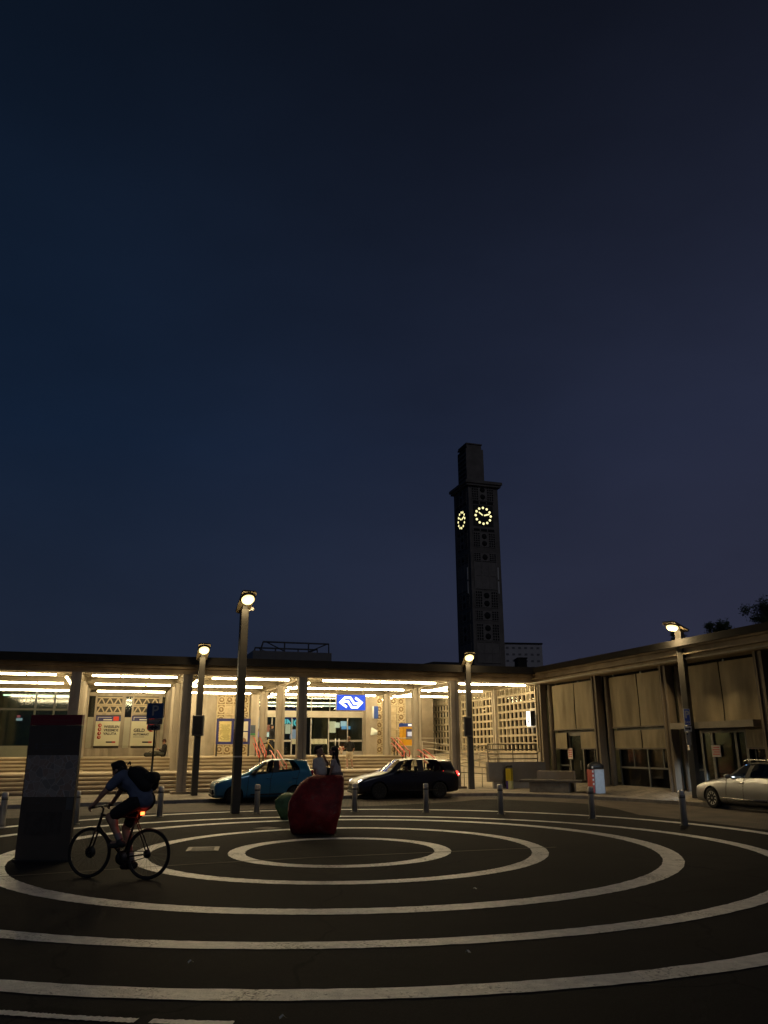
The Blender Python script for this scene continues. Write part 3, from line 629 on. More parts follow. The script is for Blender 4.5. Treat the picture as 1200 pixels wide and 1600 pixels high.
# departure boards in a blue frame on two legs
VN = 45.0; a, c = onv(340.5,1125.5,VN), onv(388.5,1160,VN)
t = thing('notice_board', 'dark blue framed timetable board with yellow and white sheets on two legs', 'notice board', MU @ Vector(((a.x+c.x)/2, VN, ZF)), PHI)
NB = mat('dark_blue_frame', (.02,.025,.16), .45)
b = MB(MU)
um = onv(363.5,1140,VN).x
for u_ in (a.x, um, c.x): b.bb(u_-.06, u_+.06, VN-.05, VN+.05, c.z-.05, a.z+.05)
b.bb(a.x-.06, c.x+.06, VN-.045, VN+.045, a.z-.04, a.z+.10); b.bb(a.x-.06, c.x+.06, VN-.045, VN+.045, c.z-.10, c.z+.03); b.build('frame', NB, t)
for u_ in (a.x+.0, c.x-.0): b = MB(MU); b.bb(u_-.045, u_+.045, VN-.04, VN+.04, ZF, c.z-.10); b.build('leg', DARKM, t)
b = MB(MU); b.bb(a.x+.10, um-.10, VN-.03, VN-.01, c.z+.05, a.z-.06); s1 = b.build('yellow_timetable', mat('yellow_timetable_paper', (.66,.57,.25), .7), t)
b = MB(MU); n = 7
for k in range(n):
    xk = a.x+.14+(um-a.x-.3)*k/n
    for q in range(14):
        if random.random() < .8: b.bb(xk, xk+random.uniform(.05,.10), VN-.034, VN-.031, c.z+.12+q*.06, c.z+.145+q*.06)
b.build('printed_columns', mat('faint_print', (.25,.2,.06), .8), s1)
b = MB(MU); b.bb(um+.08, c.x-.08, VN-.03, VN-.01, c.z+.05, a.z-.06); s2 = b.build('white_sheet', mat('white_sheet_paper', (.68,.64,.52), .7), t)
zm = onv(380,1143,VN).z; b = MB(MU); b.bb(um+.06, c.x-.06, VN-.04, VN-.006, zm-.03, zm+.03); b.build('cross_rail', NB, t)
P = onv(380,1156,VN); b = MB(MU); b.lathe([(.17,0),(.17,.006)], 20, MU.inverted() @ MU @ Matrix.Translation((P.x, VN-.031, P.z-.06)) @ Matrix.Rotation(R(90),4,'X')); b.build('round_diagram', mat('dark_brown_print', (.22,.13,.08), .7), s2)
# small blue-green sign on the pier
a, c = onv(392,1133,48.72), onv(398.5,1148.5,48.72)
t = thing('wall_sign', 'small dark blue sign with green foot on the pier left of the glass doors', 'sign', MU @ ((a+c)/2), PHI)
b = MB(MU); b.bb(a.x, c.x, 48.69, 48.74, c.z+.1, a.z); b.build('panel', mat('slate_panel', (.05,.07,.11), .5), t)
b = MB(MU); b.bb(a.x, c.x, 48.68, 48.74, c.z, c.z+.095); b.build('green_foot', mat('green_panel', (.03,.22,.07), .5), t)
# projecting blue sign and bright corner mirror right of the doors
P = onv(583.5,1113,48.3); t = thing('projecting_sign', 'blue projecting sign with pale edge right of the station doors', 'sign', MU @ P, PHI)
b = MB(MU); b.bb(P.x-.02, P.x+.26, 48.15, 48.55, P.z-.38, P.z+.36); b.build('blue_face', BLUE, t)
b = MB(MU); b.bb(P.x-.12, P.x-.022, 48.13, 48.57, P.z-.38, P.z+.36); b.build('pale_edge', WHITE, t)
b = MB(MU); b.bb(P.x+.0, P.x+.10, 48.3, 48.4, P.z+.36, P.z+.6); b.build('bracket', ALU, t)
P = onv(583.5,1143.5,48.2); t = thing('convex_mirror', 'pale angular mirror fixed to the pier right of the doors', 'mirror', MU @ P, PHI)
b = MB(MU); b.add([(P.x-.18,48.2,P.z-.22),(P.x+.2,48.0,P.z-.16),(P.x+.2,48.0,P.z+.06),(P.x-.12,48.2,P.z+.28),(P.x-.18,48.26,P.z-.22),(P.x+.2,48.06,P.z-.16),(P.x+.2,48.06,P.z+.06),(P.x-.12,48.26,P.z+.28)], [(0,1,2,3),(7,6,5,4),(0,4,5,1),(1,5,6,2),(2,6,7,3),(3,7,4,0)]); b.build('mirror_face', mat('pale_mirror', (.62,.66,.60), .2, .4), t)
# ticket machine
a, c = onv(629.5,1131,46.9), onv(647.5,1166.5,46.9); t = thing('ticket_machine', 'yellow ticket machine with blue top and dark screen', 'ticket machine', MU @ Vector(((a.x+c.x)/2, 46.9, c.z)), PHI)
YEL = mat('machine_yellow', (.72,.36,.01), .4, var=.06); b = MB(MU); b.cbox(((a.x+c.x)/2, 47.25, (a.z+c.z)/2-.08), (c.x-a.x, .7, a.z-c.z-.16), bev=.04); b.build('body', YEL, t)
b = MB(MU); b.bb(a.x-.01, c.x+.01, 46.87, 47.6, a.z-.155, a.z+.03); tp = b.build('blue_top', mat('machine_blue', (.01,.06,.42), .4), t)
b = MB(MU); b.bb(a.x+.32, a.x+.55, 46.86, 46.869, a.z-.12, a.z-.02); b.build('white_mark', emit('lit_white_dim', (1,1,1), .8), tp)
b = MB(MU); b.bb(a.x+.2, c.x-.05, 46.885, 46.899, c.z+.42, a.z-.3); sc_ = b.build('fascia', NAVY, t)
b = MB(MU); b.bb(a.x+.28, c.x-.1, 46.87, 46.884, c.z+.60, c.z+.86); b.build('screen', emit('screen_glow', (.45,.55,.8), .5), sc_)
b = MB(MU); b.bb(a.x+.1, c.x-.05, 46.9, 47.5, ZF, c.z+.02); b.build('base', CONCD, t)
# shop lights in the hall
P = onv(454,1130,54); t = thing('shop_sign', 'cyan lit letters of a shop sign seen through the station doors', 'shop sign', MU @ P, PHI)
b = MB(upright(P)); b.text('UNO', .62, Matrix(), .05, bold=.02); b.build('lettering', emit('cyan_letters', (.12,.75,.85), 1.1), t)
def hall_lamp(px, py, v, w_, h_, col, s, lab, cat='lit sign'):
    P = onv(px, py, v); t = thing('lit_panel', lab, cat, MU @ P, PHI)
    b = MB(MU); b.bb(P.x-w_/2, P.x+w_/2, v, v+.06, P.z-h_/2, P.z+h_/2); b.build('lit_face', emit('lit_'+''.join(ch for ch in lab.split()[0]+'_'+lab.split()[1]), col, s), t)
    b = MB(MU); b.bb(P.x-w_/2-.03, P.x+w_/2+.03, v+.061, v+.14, P.z-h_/2-.03, P.z+h_/2+.03); b.build('housing', DARKM, t)
hall_lamp(494,1128,55.1,.7,.28,(1,.95,.8),.7,'cream white lit panel over the dark shop shutter, left half')
hall_lamp(509,1126.5,55.1,.75,.30,(1,.95,.82),.75,'pale white lit panel over the dark shop shutter, right half')
hall_lamp(519,1136,54.5,.5,.75,(1,.75,.45),1.2,'amber lit display behind the glass right of the shutter')
hall_lamp(527,1133,54.5,.35,.35,(1,.85,.6),1.3,'warm small lit display beside the amber one')
hall_lamp(538,1131,54.5,.5,.35,(.75,.9,1),1.0,'bluish white lit display behind the right glass door')
hall_lamp(542,1137,54.45,.75,.20,(.2,.55,1),.9,'sky blue lit strip behind the right glass door')
hall_lamp(404.5,1147.5,50.5,.35,.35,(.03,.1,1),1.5,'deep blue lit sign inside at the left end of the doors')
hall_lamp(418.5,1138,53,.3,.45,(1,.2,.1),.7,'reddish lit sign inside behind the left doors')
hall_lamp(421,1148,53,.35,.3,(1,1,.9),1.3,'small white lit sign below the reddish one')
hall_lamp(404.5,1128,51,.3,.8,(.8,.85,1),.9,'cold white lit board inside at the far left door')
hall_lamp(458,1147,53.5,.4,.6,(.55,.6,.9),.6,'lilac lit poster under the cyan shop letters')
hall_lamp(450,1139,53.4,.35,.6,(1,.8,.55),.9,'orange white lit poster under the cyan shop letters')
hall_lamp(30,1124,54.6,.35,.16,(.7,.8,1),1.2,'blue white lit sign deep in the dark green hall')
hall_lamp(29,1119.5,54.7,.2,.16,(1,.1,.15),.9,'red lit sign deep in the dark green hall')
# illuminated white sign on the lattice
P = onu(828,1123,19.75); t = thing('lightbox_sign', 'glowing white box sign with a small arrow on the lattice screen', 'sign', MU @ P, PHI)
b = MB(MU); b.cbox((P.x, P.y, P.z), (.16,.46,.72), bev=.02); b.build('lightbox', emit('lightbox_white', (1,.98,.9), 2.2), t)
b = MB(MU); b.bb(P.x-.09, P.x-.083, P.y-.06, P.y+.02, P.z-.16, P.z+.1); b.bb(P.x-.09, P.x-.083, P.y-.12, P.y+.1, P.z-.2, P.z-.14); b.build('arrow_mark', INK, t)
b = MB(MU); b.bb(P.x+.081, P.x+.2, P.y-.2, P.y+.2, P.z-.2, P.z+.2); b.build('bracket', DARKM, t)
b = MB(MU); b.bb(P.x-.10, P.x+.10, P.y-.30, P.y-.232, P.z-.36, P.z+.36); b.build('dark_edge', DARKM, t)
for k in range(12):
    px, py = [(795,1083),(808,1082),(822,1083),(796,1093),(803,1094),(809,1092),(816,1093),(823,1092),(817,1108),(824,1107),(747,1091),(758,1090)][k]
    u_ = 21.6+.25*(k % 3); P = onu(px, py, u_); w = MU @ P
    b = MB(frame(w)); b.ell((0,0,0), .055, n=10); o = b.build_at('bulb', emit('warm_bulb', (1,.88,.6), 5), w)
    tag(o, 'small bright bulb shining behind the lattice screens', 'light bulb', 'bulbs behind the lattice screens')

# ================================================================== HANDRAILS, RAMP AND RAILINGS
HRED = mat('red_handrail_paint', (.52,.05,.028), .4, var=.12, scale=12)
def red_rail(u, v0, v1, z0, z1, lab):
    """a pair of red rails on dark posts following the steps, v0 low end .. v1 high end"""
    t = thing('stair_handrail', lab, 'handrail', W(u, v0, z0), PHI, 'red handrails on the station steps')
    for du in (-.16,.16):
        for dz in (.92,.62):
            b = MB(MU); b.tube([(u+du,v0-.3,z0+dz-.02),(u+du,v0-.05,z0+dz),(u+du,v1+.05,z1+dz),(u+du,v1+.3,z1+dz+.01)], .027, 8); b.build('rail', HRED, t)
        b = MB(MU); b.tube([(u+du,v0-.3,z0+.9),(u+du,v0-.36,z0+.76),(u+du,v0-.3,z0+.6)], .027, 8); b.build('rail_end', HRED, t)
    for v, z in ((v0+.1,z0),(v1-.05,z1)):
        for du in (-.09,.09):
            b = MB(MU); b.bb(u+du-.025, u+du+.025, v-.03, v+.03, z-.03, z+.80); b.build('post', DARKM, t)
red_rail(7.05, 41.95, 43.5, .91, 1.55, 'red handrail on the upper steps left of the station doors')
red_rail(7.15, 37.1, 39.0, .35, .91, 'red handrail on the lower steps half hidden behind the blue car')
red_rail(14.75, 41.95, 43.5, .91, 1.55, 'red handrail on the upper steps right of the station doors')
red_rail(14.65, 37.1, 39.0, .35, .91, 'red handrail on the lower steps above the roof of the black car')
RAILM = mat('galvanised_rail', (.44,.40,.32), .4, .6, var=.15, scale=12)
wall(UE, 19.9, 46.2, 55, .12, ZF-.003, STEP, 'terrace', st)
rmp = MB(MU); rmp.add([(UE+.05,37.2,.125),(19.9,37.2,.125),(19.9,46.2,ZF-.01),(UE+.05,46.2,ZF-.01),(UE+.05,37.2,.02),(19.9,37.2,.02),(19.9,46.2,.02),(UE+.05,46.2,.02)], [(0,1,2,3),(7,6,5,4),(0,4,5,1),(1,5,6,2),(2,6,7,3),(3,7,4,0)]); rmp.build('ramp', STEP, st)
def railing(name, lab, pts, posts, hs, m=RAILM, r_=.024):
    t = thing(name, lab, 'railing', W(*pts[0]), PHI, 'railings of the ramp')
    for h in hs: b = MB(MU); b.tube([(p[0],p[1],p[2]+h) for p in pts], r_, 8); b.build('rail', m, t)
    for q in posts:
        i = min(int(q), len(pts)-2); f = q-i; P = Vector(pts[i]).lerp(Vector(pts[i+1]), f)
        b = MB(MU); b.tube([P, P+Vector((0,0,hs[0]))], r_*.9, 8); b.build('post', m, t)
railing('railing', 'pale level railing along the terrace edge before the ticket machine', [(15.3,46.1,ZF),(19.7,46.1,ZF)], [0,.33,.66,1], [.95,.5])
railing('railing', 'pale railing sloping down to the right behind the right front column', [(15.7,42.4,1.35),(19.6,40.4,.80)], [.05,.4,.75,1], [.95,.62,.3])
railing('railing', 'pale railing sloping up to the right in front of the lattice screens', [(15.5,39.6,.62),(19.6,41.6,1.15)], [.05,.35,.7,1], [.95,.6,.28])
t_ = onv(763,1191,35.05); zt_ = t_.z; u0 = t_.x; u1 = onv(842,1191,35.05).x
GW = mat('grey_painted_wall', (.20,.185,.165), .75, var=.15, scale=2)
t = thing('ramp_wall', 'smooth grey retaining wall at the end of the ramp beside the bench', 'low wall', W((u0+u1)/2, 35.1, .12), PHI)
b = MB(MU); b.bb(u0, u1+.35, 35.05, 35.3, .42, zt_); b.build('panel', GW, t)
b = MB(MU); b.bb(u0+.28, u1+.35, 35.12, 35.3, .12, .419); b.build('plinth', mat('pale_plinth', (.34,.33,.31), .8, var=.1), t)
railing('railing', 'dark straight railing standing on the grey ramp wall', [(u0+.05,35.17,zt_),(u1,35.17,zt_)], [0,.5,1], [.80,.56,.36,.14], mat('dark_railing', (.10,.085,.06), .5, .3), .028)
P0, P1 = onv(716,1196,37.0), onv(762,1199,37.0); zg = .13
t = thing('hoop_rail', 'low pale hoop rail just right of the black car', 'hoop rail', W((P0.x+P1.x)/2, 37, zg), PHI)
b = MB(MU); b.tube([(P0.x,37,P0.z),(P1.x-.1,37,P1.z),(P1.x,37,P1.z-.1),(P1.x,37,P1.z-.22),(P1.x-.1,37,P1.z-.3),(P0.x,37,P0.z-.3)], .028, 8); b.build('hoop', RAILM, t)
for u_ in (P0.x+.3, P1.x-.3): b = MB(MU); b.tube([(u_,37,.12),(u_,37,P0.z-.05)], .022, 6); b.build('post', RAILM, t)
# bench, block, yellow post, bin
t0 = gz(827,1237.5,.12); t1 = gz(889,1239,.12); d = (t1-t0); L_ = d.length; ang = math.atan2(d.y, d.x); M = frame((t0+t1)/2, ang)
t = thing('bench', 'heavy bench with concrete base and thin dark overhanging seat', 'bench', (t0+t1)/2, ang)
b = MB(M); b.cbox((0,.3,.2), (L_,.55,.40), bev=.02); b.build('base', mat('bench_concrete', (.20,.17,.125), .9, var=.35, scale=3, bump=.4), t)
b = MB(M); b.cbox((.12,.3,.455), (L_+1.0,.85,.09), bev=.02); b.build('seat', mat('dark_bench_seat', (.10,.085,.07), .7, var=.3, scale=4), t)
t = thing('concrete_block', 'plain beige upright slab standing directly behind the bench', 'concrete block', M @ Vector((.05,1.0,0)), ang)
b = MB(M); b.cbox((.02,1.02,.42), (L_-.12,.35,.84), bev=.02); b.build('slab', mat('beige_slab', (.30,.25,.19), .85, var=.12, scale=3), t)
P = gz(793.5,1232.5,.12); M = frame(P, R(-32)); t = thing('litter_post', 'slim rubbish post with yellow face, purple and white foot and dark hood', 'litter bin', P, R(-32))
h_ = atY(793,1197,P.y).z-P.z
b = MB(M); b.bb(-.02,.24,-.12,.1,.35,h_-.1); b.build('yellow_face', mat('post_yellow', (.55,.43,.02), .5), t)
b = MB(M); b.bb(-.02,.08,-.12,.1,0,.348); b.build('purple_foot', mat('post_purple', (.08,.05,.28), .5), t)
b = MB(M); b.bb(.082,.24,-.12,.1,0,.348); b.build('white_foot', mat('post_white', (.6,.62,.35), .5), t)
b = MB(M); b.tube([(-.06,-.01,.1),(-.06,-.01,h_-.15),(-.02,-.01,h_-.03),(.06,-.01,h_),(.26,-.01,h_)], .05, 8); b.build('hood', DARKM, t)
P = gz(933,1240.5,.12); M = frame(P, R(12)); h_ = atY(932,1197,P.y).z-P.z; t = thing('litter_bin', 'silver litter bin with dark curved hood and red lettered side', 'litter bin', P, R(12))
b = MB(M); b.cbox((.05,0,h_*.45), (.46,.45,h_*.9), bev=.03); b.build('body', mat('bin_silver', (.26,.265,.27), .4, .5, var=.15, scale=8), t)
b = MB(M); b.bb(-.27,-.185,-.228,.228,.06,h_*.88); rs = b.build('red_side', mat('bin_red', (.35,.03,.02), .5), t)
b = MB(M)
for k in range(5): b.bb(-.262,-.2,-.234,-.2285, .35+k*.16, .43+k*.16)
b.build('lettering', WHITE, rs)
b = MB(M); b.tube([(-.26,0,h_*.88),(-.2,0,h_*.96),(-.05,0,h_),(.15,0,h_),(.3,0,h_*.93)], [.1,.16,.18,.17,.13], 10); b.build('hood', DARKM, t)

# ================================================================== LAMPS, SIGNS, BOLLARDS, TOTEM
LENS = emit('lamp_lens', (1,.76,.27), 3.0)
POLEM = mat('lamp_pole_paint', (.05,.045,.037), .55, .0, var=.2, scale=5)
HEADM = mat('lamp_head_metal', (.16,.13,.08), .45, .4, var=.15, scale=8)
def lamp(px, py, h, arm, lab, box=None, power=900, tilt=34, P=None, glow=.13):
    P = P or gz(px, py, 0 if py > 1260 else .12); ang = math.atan2(arm[1], arm[0])
    t = thing('street_lamp', lab, 'street lamp', P, ang, 'street lamps of the plaza'); M = frame(P, ang)
    b = MB(M); b.cbox((0,0,(h-P.z)/2), (.25,.25,h-P.z), bev=.02); b.build('pole', POLEM, t)
    b = MB(M); b.cbox((0,0,h-P.z+.05), (.15,.15,.14)); b.build('neck', DARKM, t)
    Mh = M @ Matrix.Translation((0,0,h-P.z+.10)) @ Matrix.Rotation(R(-tilt), 4, 'Y')
    b = MB(Mh); b.prism([(-.36,-.15),(-.30,-.23),(.64,-.25),(.70,-.20),(.70,.20),(.64,.25),(-.30,.23),(-.36,.15)], 0, .06, 'z'); b.prism([(-.22,-.11),(.55,-.14),(.55,.14),(-.22,.11)], .06, .11, 'z'); b.build('head', HEADM, t)
    b = MB(Mh); b.lathe([(.245,.005),(.245,-.04),(.215,-.06)], 24, Matrix.Translation((.40,0,0))); b.build('lens_ring', HEADM, t)
    b = MB(Mh); b.lathe([(.21,-.04),(.205,-.10),(.15,-.17),(.02,-.20)], 24, Matrix.Translation((.40,0,0))); b.build('lens', LENS, t)
    c = Mh @ Vector((.40,0,-.30)); n = (Mh.to_3x3() @ Vector((0.12,0,-1))).normalized()
    n = (Mh.to_3x3() @ Vector((0.12,0,-1))).normalized()
    for tp, en in (('SPOT', power), ('POINT', power*glow)):
        ld = bpy.data.lights.new('street_lamp_light', tp); ld.energy = en; ld.color = (1,.74,.38); ld.shadow_soft_size = .12
        if tp == 'SPOT': ld.spot_size = R(150); ld.spot_blend = .8
        lo = bpy.data.objects.new('street_lamp_light', ld); COL.objects.link(lo); lo.location = c; lo.rotation_euler = n.to_track_quat('-Z', 'Y').to_euler()
    if box:
        (x0, y0, x1, y1) = box; Y = P.y; A = atY(x0, y0, Y); B = atY(x1, y1, Y); cw = (A+B)/2; tb = thing('control_box', 'dark cabinet strapped to the lamp post '+('left of the blue car' if px < 600 else 'right of the black car'), 'control box', cw, 0)
        b = MB(); b.cbox((cw.x, cw.y-.16, cw.z), (abs(B.x-A.x), .22, abs(A.z-B.z)), bev=.02); b.build('casing', mat('cabinet_grey', (.10,.10,.095), .5, .2, var=.15), tb)
        b = MB(); b.bb(cw.x-abs(B.x-A.x)*.36, cw.x+abs(B.x-A.x)*.36, cw.y-.285, cw.y-.272, cw.z-abs(A.z-B.z)*.42, cw.z+abs(A.z-B.z)*.42); b.build('door', DARKM, tb)
        for dz in (-.3,.3): b = MB(); b.bb(cw.x-.17, cw.x+.17, cw.y-.05, cw.y+.17, cw.z+dz-.02, cw.z+dz+.02); b.build('strap', STEEL, tb)
    return t, M, P
hA = atY(384,952,26.12).z; hB = atY(318,1036,36.1).z; hC = atY(730,1046,40.9).z; _d = onu(1090,1250,19.45); PDg = W(19.45,_d.y,.21); hD = atY(1062,987,PDg.y).z
tA, MA, PA = lamp(367,1271,hA,(.42,-.9),'tallest street lamp in the picture with a faded sticker, before the blue car',None,270)
lamp(303,1243,hB,(.35,-.93),'street lamp with a dark box beside the column left of the blue car',(303.5,1118,319,1150),340)
lamp(737,1233,hC,(.15,-.98),'street lamp with a dark box right of the black car',(724,1120,738,1151),340)
tD, MD, PD = lamp(1090,1242,hD,(-.8,-.6),'street lamp with parking signs before the right-hand blinds',None,230,14,PDg,.75)
b = MB(MA); b.bb(-.13,.06,-.135,-.1265,1.8,2.5); st_ = b.build('sticker', mat('faded_pink_sticker', (.20,.10,.085), .7, var=.4, scale=9), tA)
st_.data.transform(Matrix.Rotation(0,4,'Z'))
b = MB(MA); b.bb(-.13,.13,-.13,.13,1.66,1.70); b.build('band', STEEL, tA)
b = MB(MA); b.ell((-.12,.30,hA+.05), .075, n=10); b.tube([(0,.1,hA-.05),(-.12,.30,hA+.02)], .025, 6); b.build('sensor', mat('sensor_white', (.8,.78,.74), .4), tA)
# parking signs on the right lamp (facing the viewer)
def plate(t, M, x0, x1, y0, y1, m, name, z=0.0, th=.012, bev=0):
    b = MB(M); b.bb(x0, x1, y0, y1, z, z+th); return b.build(name, m, t)
Yd = PD.y-.26; A = atY(1066.5,1107.5,Yd); B = atY(1080,1133,Yd); cw = (A+B)/2; w_, h_ = B.x-A.x, A.z-B.z
t = thing('parking_sign', 'blue parking sign with a big P and TAXI on the right lamp post', 'parking sign', cw, R(10)); M = frame(cw, R(10)) @ Matrix(((1,0,0,0),(0,0,-1,0),(0,1,0,0),(0,0,0,1)))
plate(t, M, -w_/2, w_/2, -h_/2, h_/2, mat('sign_white', (.9,.9,.88), .5), 'border'); plate(t, M, -w_/2+.02, w_/2-.02, -h_/2+.02, h_/2-.02, mat('sign_blue', (.06,.13,.62), .4), 'face', .0125, .004)
b = MB(M); b.text('P', h_*.62, Matrix.Translation((0,h_*.13,.02)), .006, bold=.012); b.text('TAXI', h_*.2, Matrix.Translation((0,-h_*.33,.02)), .006, bold=.003); b.build('lettering', WHITE, t)
b = MB(M); b.bb(-.02,.02,-h_/2-.85,h_/2,-.12,-.012); b.build('bracket', STEEL, t)
A = atY(1068,1134.5,Yd); B = atY(1081.5,1143,Yd); cw = (A+B)/2; w_, h_ = B.x-A.x, A.z-B.z
t = thing('arrow_plate', 'white plate with a black arrow under the TAXI sign', 'sign', cw, R(10)); M = frame(cw, R(10)) @ Matrix(((1,0,0,0),(0,0,-1,0),(0,1,0,0),(0,0,0,1)))
plate(t, M, -w_/2, w_/2, -h_/2, h_/2, WHITE, 'plate')
b = MB(M); b.bb(-w_*.38, w_*.2, -.025, .025, .0125, .017); b.prism([(w_*.15,-h_*.3),(w_*.42,0),(w_*.15,h_*.3)], .0125, .017, 'z'); b.build('arrow', INK, t)
A = atY(1071,1144,Yd); B = atY(1080.5,1164,Yd); cw = (A+B)/2; w_, h_ = B.x-A.x, A.z-B.z
t = thing('paper_notice', 'greyish blank lower notice under the arrow plate on the right lamp', 'notice', cw, R(10)); M = frame(cw, R(10)) @ Matrix(((1,0,0,0),(0,0,-1,0),(0,1,0,0),(0,0,0,1)))
plate(t, M, -w_/2, w_/2, -h_/2, h_/2, mat('grey_paper', (.42,.38,.32), .7), 'sheet'); b = MB(M); b.bb(-w_*.35,-w_*.1,h_*.28,h_*.42,.0125,.016); b.build('stamp', INK, t)
# left parking sign on its own pole
P = gz(232,1259,0); Yp = P.y; top = atY(243.5,1099,Yp); t = thing('parking_sign', 'dark parking sign on a thin pole behind the cyclist', 'parking sign', P, 0)
b = MB(); b.tube([P, Vector((P.x+.02,P.y,1.35))], .045, 8); b.tube([(P.x+.02,P.y,1.35),(P.x+.02,P.y,top.z)], .034, 8); b.build('pole', DARKM, t)
def pl(x0, y0, x1, y1, m, name, par, dy=-.05, th=.02):
    A = atY(x0,y0,Yp); B = atY(x1,y1,Yp); b = MB(); b.bb(A.x, B.x, P.y+dy, P.y+dy+th, B.z, A.z); return b.build(name, m, par)
SBL = mat('night_blue_plate', (.02,.06,.17), .45)
f1 = pl(231,1099,255,1123,SBL,'blue_plate',t); f2 = pl(230,1123.5,254,1132,mat('grey_under_plate', (.07,.075,.08), .6),'under_plate',t); f3 = pl(231.5,1132.5,250.5,1141,mat('grey_arrow_plate', (.14,.14,.13), .6),'arrow_plate',t)
A = atY(243,1111,Yp); b = MB(Matrix.Translation((A.x,P.y-.053,A.z)) @ Matrix(((1,0,0,0),(0,0,-1,0),(0,1,0,0),(0,0,0,1)))); b.text('P', .52, Matrix(), .006, bold=.004); b.build('lettering', mat('grey_letter', (.26,.27,.28), .6), f1)
for k in range(3):
    A = atY(233,1125.2+k*2.2,Yp); B = atY(251,1126.2+k*2.2,Yp); b = MB(); b.bb(A.x, B.x-.05*k, P.y-.056, P.y-.0505, B.z, A.z); b.build('text_line', mat('grey_letter', (.3,.31,.32), .6), f2)
A = atY(233.5,1136.8,Yp); B = atY(248.5,1136.8,Yp); b = MB(); zc = A.z
b.bb(A.x+.12, B.x-.12, P.y-.056, P.y-.0505, zc-.035, zc+.035)
for s_, q in ((-1,A.x),(1,B.x)): b.prism([(q,zc),(q-s_*.15,zc-.09),(q-s_*.15,zc+.09)], P.y-.056, P.y-.0505, 'y')
b.build('arrow', INK, f3)
# bollards
BOL = [(2,1292.5,'cut by the left edge of the picture'),(117,1288,'half hidden behind the dark totem'),(249,1276,'just right of the cyclist'),(401,1271,'in front of the blue car, right of the tallest lamp'),(554,1268.5,'just right of the red boulder'),(666,1269,'in front of the black car'),(783,1272,'in front of the slim yellow post'),(926,1279,'in front of the silver litter bin'),(1070,1290,'rightmost, near the silver car')]
src = None
for px, py, lab in BOL:
    P = gz(px, py, 0); L_ = 'round steel bollard '+lab
    if src is None:
        src = thing('bollard', L_, 'bollard', P, 0, 'steel bollards round the plaza'); M = frame(P)
        b = MB(M); b.lathe([(.082,0),(.082,.80),(.078,.835),(.06,.852),(.01,.855)], 20); b.build('post', STEEL, src)
        b = MB(M); b.lathe([(.0835,.66),(.0835,.74)], 20); b.build('band', mat('dull_band', (.22,.21,.20), .5, .6), src)
        b = MB(M); b.lathe([(.12,.002),(.12,.016),(.083,.022)], 20); b.build('collar', GREYM, src)
    else: copy_thing(src, P, random.uniform(0,6), L_, 'steel bollards round the plaza')
# info totem
A = gz(22,1346,0); B = gz(106,1346.5,0); d = B-A; ang = math.atan2(d.y,d.x); wB = d.length; hT = atY(89,1117,A.y).z; M = frame((A+B)/2, ang)
t = thing('information_totem', 'dark upright city information totem with red head and pale map', 'information totem', (A+B)/2, ang)
zs = lambda py: atY(75, py, A.y).z
b = MB(M); b.bb(-wB/2, wB/2, 0, .09, .0, zs(1133)-.006); b.build('body', mat('totem_black', (.075,.062,.05), .4, var=.15, scale=3), t)
b = MB(M); b.bb(-wB/2-.0, wB/2+.0, -.004, .094, zs(1133), hT); hd = b.build('red_head', mat('totem_red', (.16,.014,.024), .45), t)
b = MB(M); b.bb(-wB*.42, wB*.40, -.008, -.0045, zs(1133)+.02, zs(1133)+.03)
for k in range(9): b.bb(-wB*.12+k*.05, -wB*.12+k*.05+random.uniform(.02,.04), -.007, -.0045, zs(1125.5)-.02, zs(1125.5)+.02)
b.build('lettering', mat('dim_red_letters', (.14,.04,.04), .5), hd)
def mapmat():
    m = bpy.data.materials.new('town_map'); m.use_nodes = True; nt = m.node_tree; N = nt.nodes; L = nt.links; bs = N['Principled BSDF']; bs.inputs['Roughness'].default_value = .3
    tc = N.new('ShaderNodeTexCoord'); v = N.new('ShaderNodeTexVoronoi'); v.inputs['Scale'].default_value = 9; v.feature = 'DISTANCE_TO_EDGE'; L.new(tc.outputs['Object'], v.inputs['Vector'])
    v2 = N.new('ShaderNodeTexVoronoi'); v2.inputs['Scale'].default_value = 9; L.new(tc.outputs['Object'], v2.inputs['Vector'])
    cr = N.new('ShaderNodeValToRGB'); e = cr.color_ramp.elements; e[0].color = (.20,.185,.175,1); e[0].position = .2; e[1].color = (.28,.255,.235,1); e[1].position = .8; q = e.new(.5); q.color = (.27,.20,.165,1); L.new(v2.outputs['Color'], cr.inputs['Fac'])
    lt = N.new('ShaderNodeMath'); lt.operation = 'LESS_THAN'; lt.inputs[1].default_value = .03; L.new(v.outputs['Distance'], lt.inputs[0])
    mx = N.new('ShaderNodeMix'); mx.data_type = 'RGBA'; L.new(lt.outputs[0], mx.inputs[0]); L.new(cr.outputs['Color'], mx.inputs[6]); mx.inputs[7].default_value = (.36,.34,.32,1); L.new(mx.outputs[2], bs.inputs['Base Color']); return m
b = MB(M); b.bb(-wB*.48, wB*.5-.004, -.006, -.0005, zs(1245), zs(1180)); b.build('map_panel', mapmat(), t)
b = MB(M)
for py, w0 in ((1163,.34),(1168,.42),(1255,.1)):
    for k in range(int(w0*wB/.04)): b.bb(-wB*.22+k*.045, -wB*.22+k*.045+random.uniform(.015,.035), -.004, -.0005, zs(py)-.012, zs(py)+.012)
for py in (1163,1168): b.bb(-wB*.36,-wB*.31,-.004,-.0005,zs(py)-.02,zs(py)+.015)
b.build('lettering', mat('dim_letters', (.075,.075,.08), .5), t)
b = MB(M); b.bb(wB*.36, wB*.485, -.012, -.0065, zs(1265), zs(1246)); b.build('small_plate', mat('totem_plate', (.13,.13,.125), .4, .3), t)
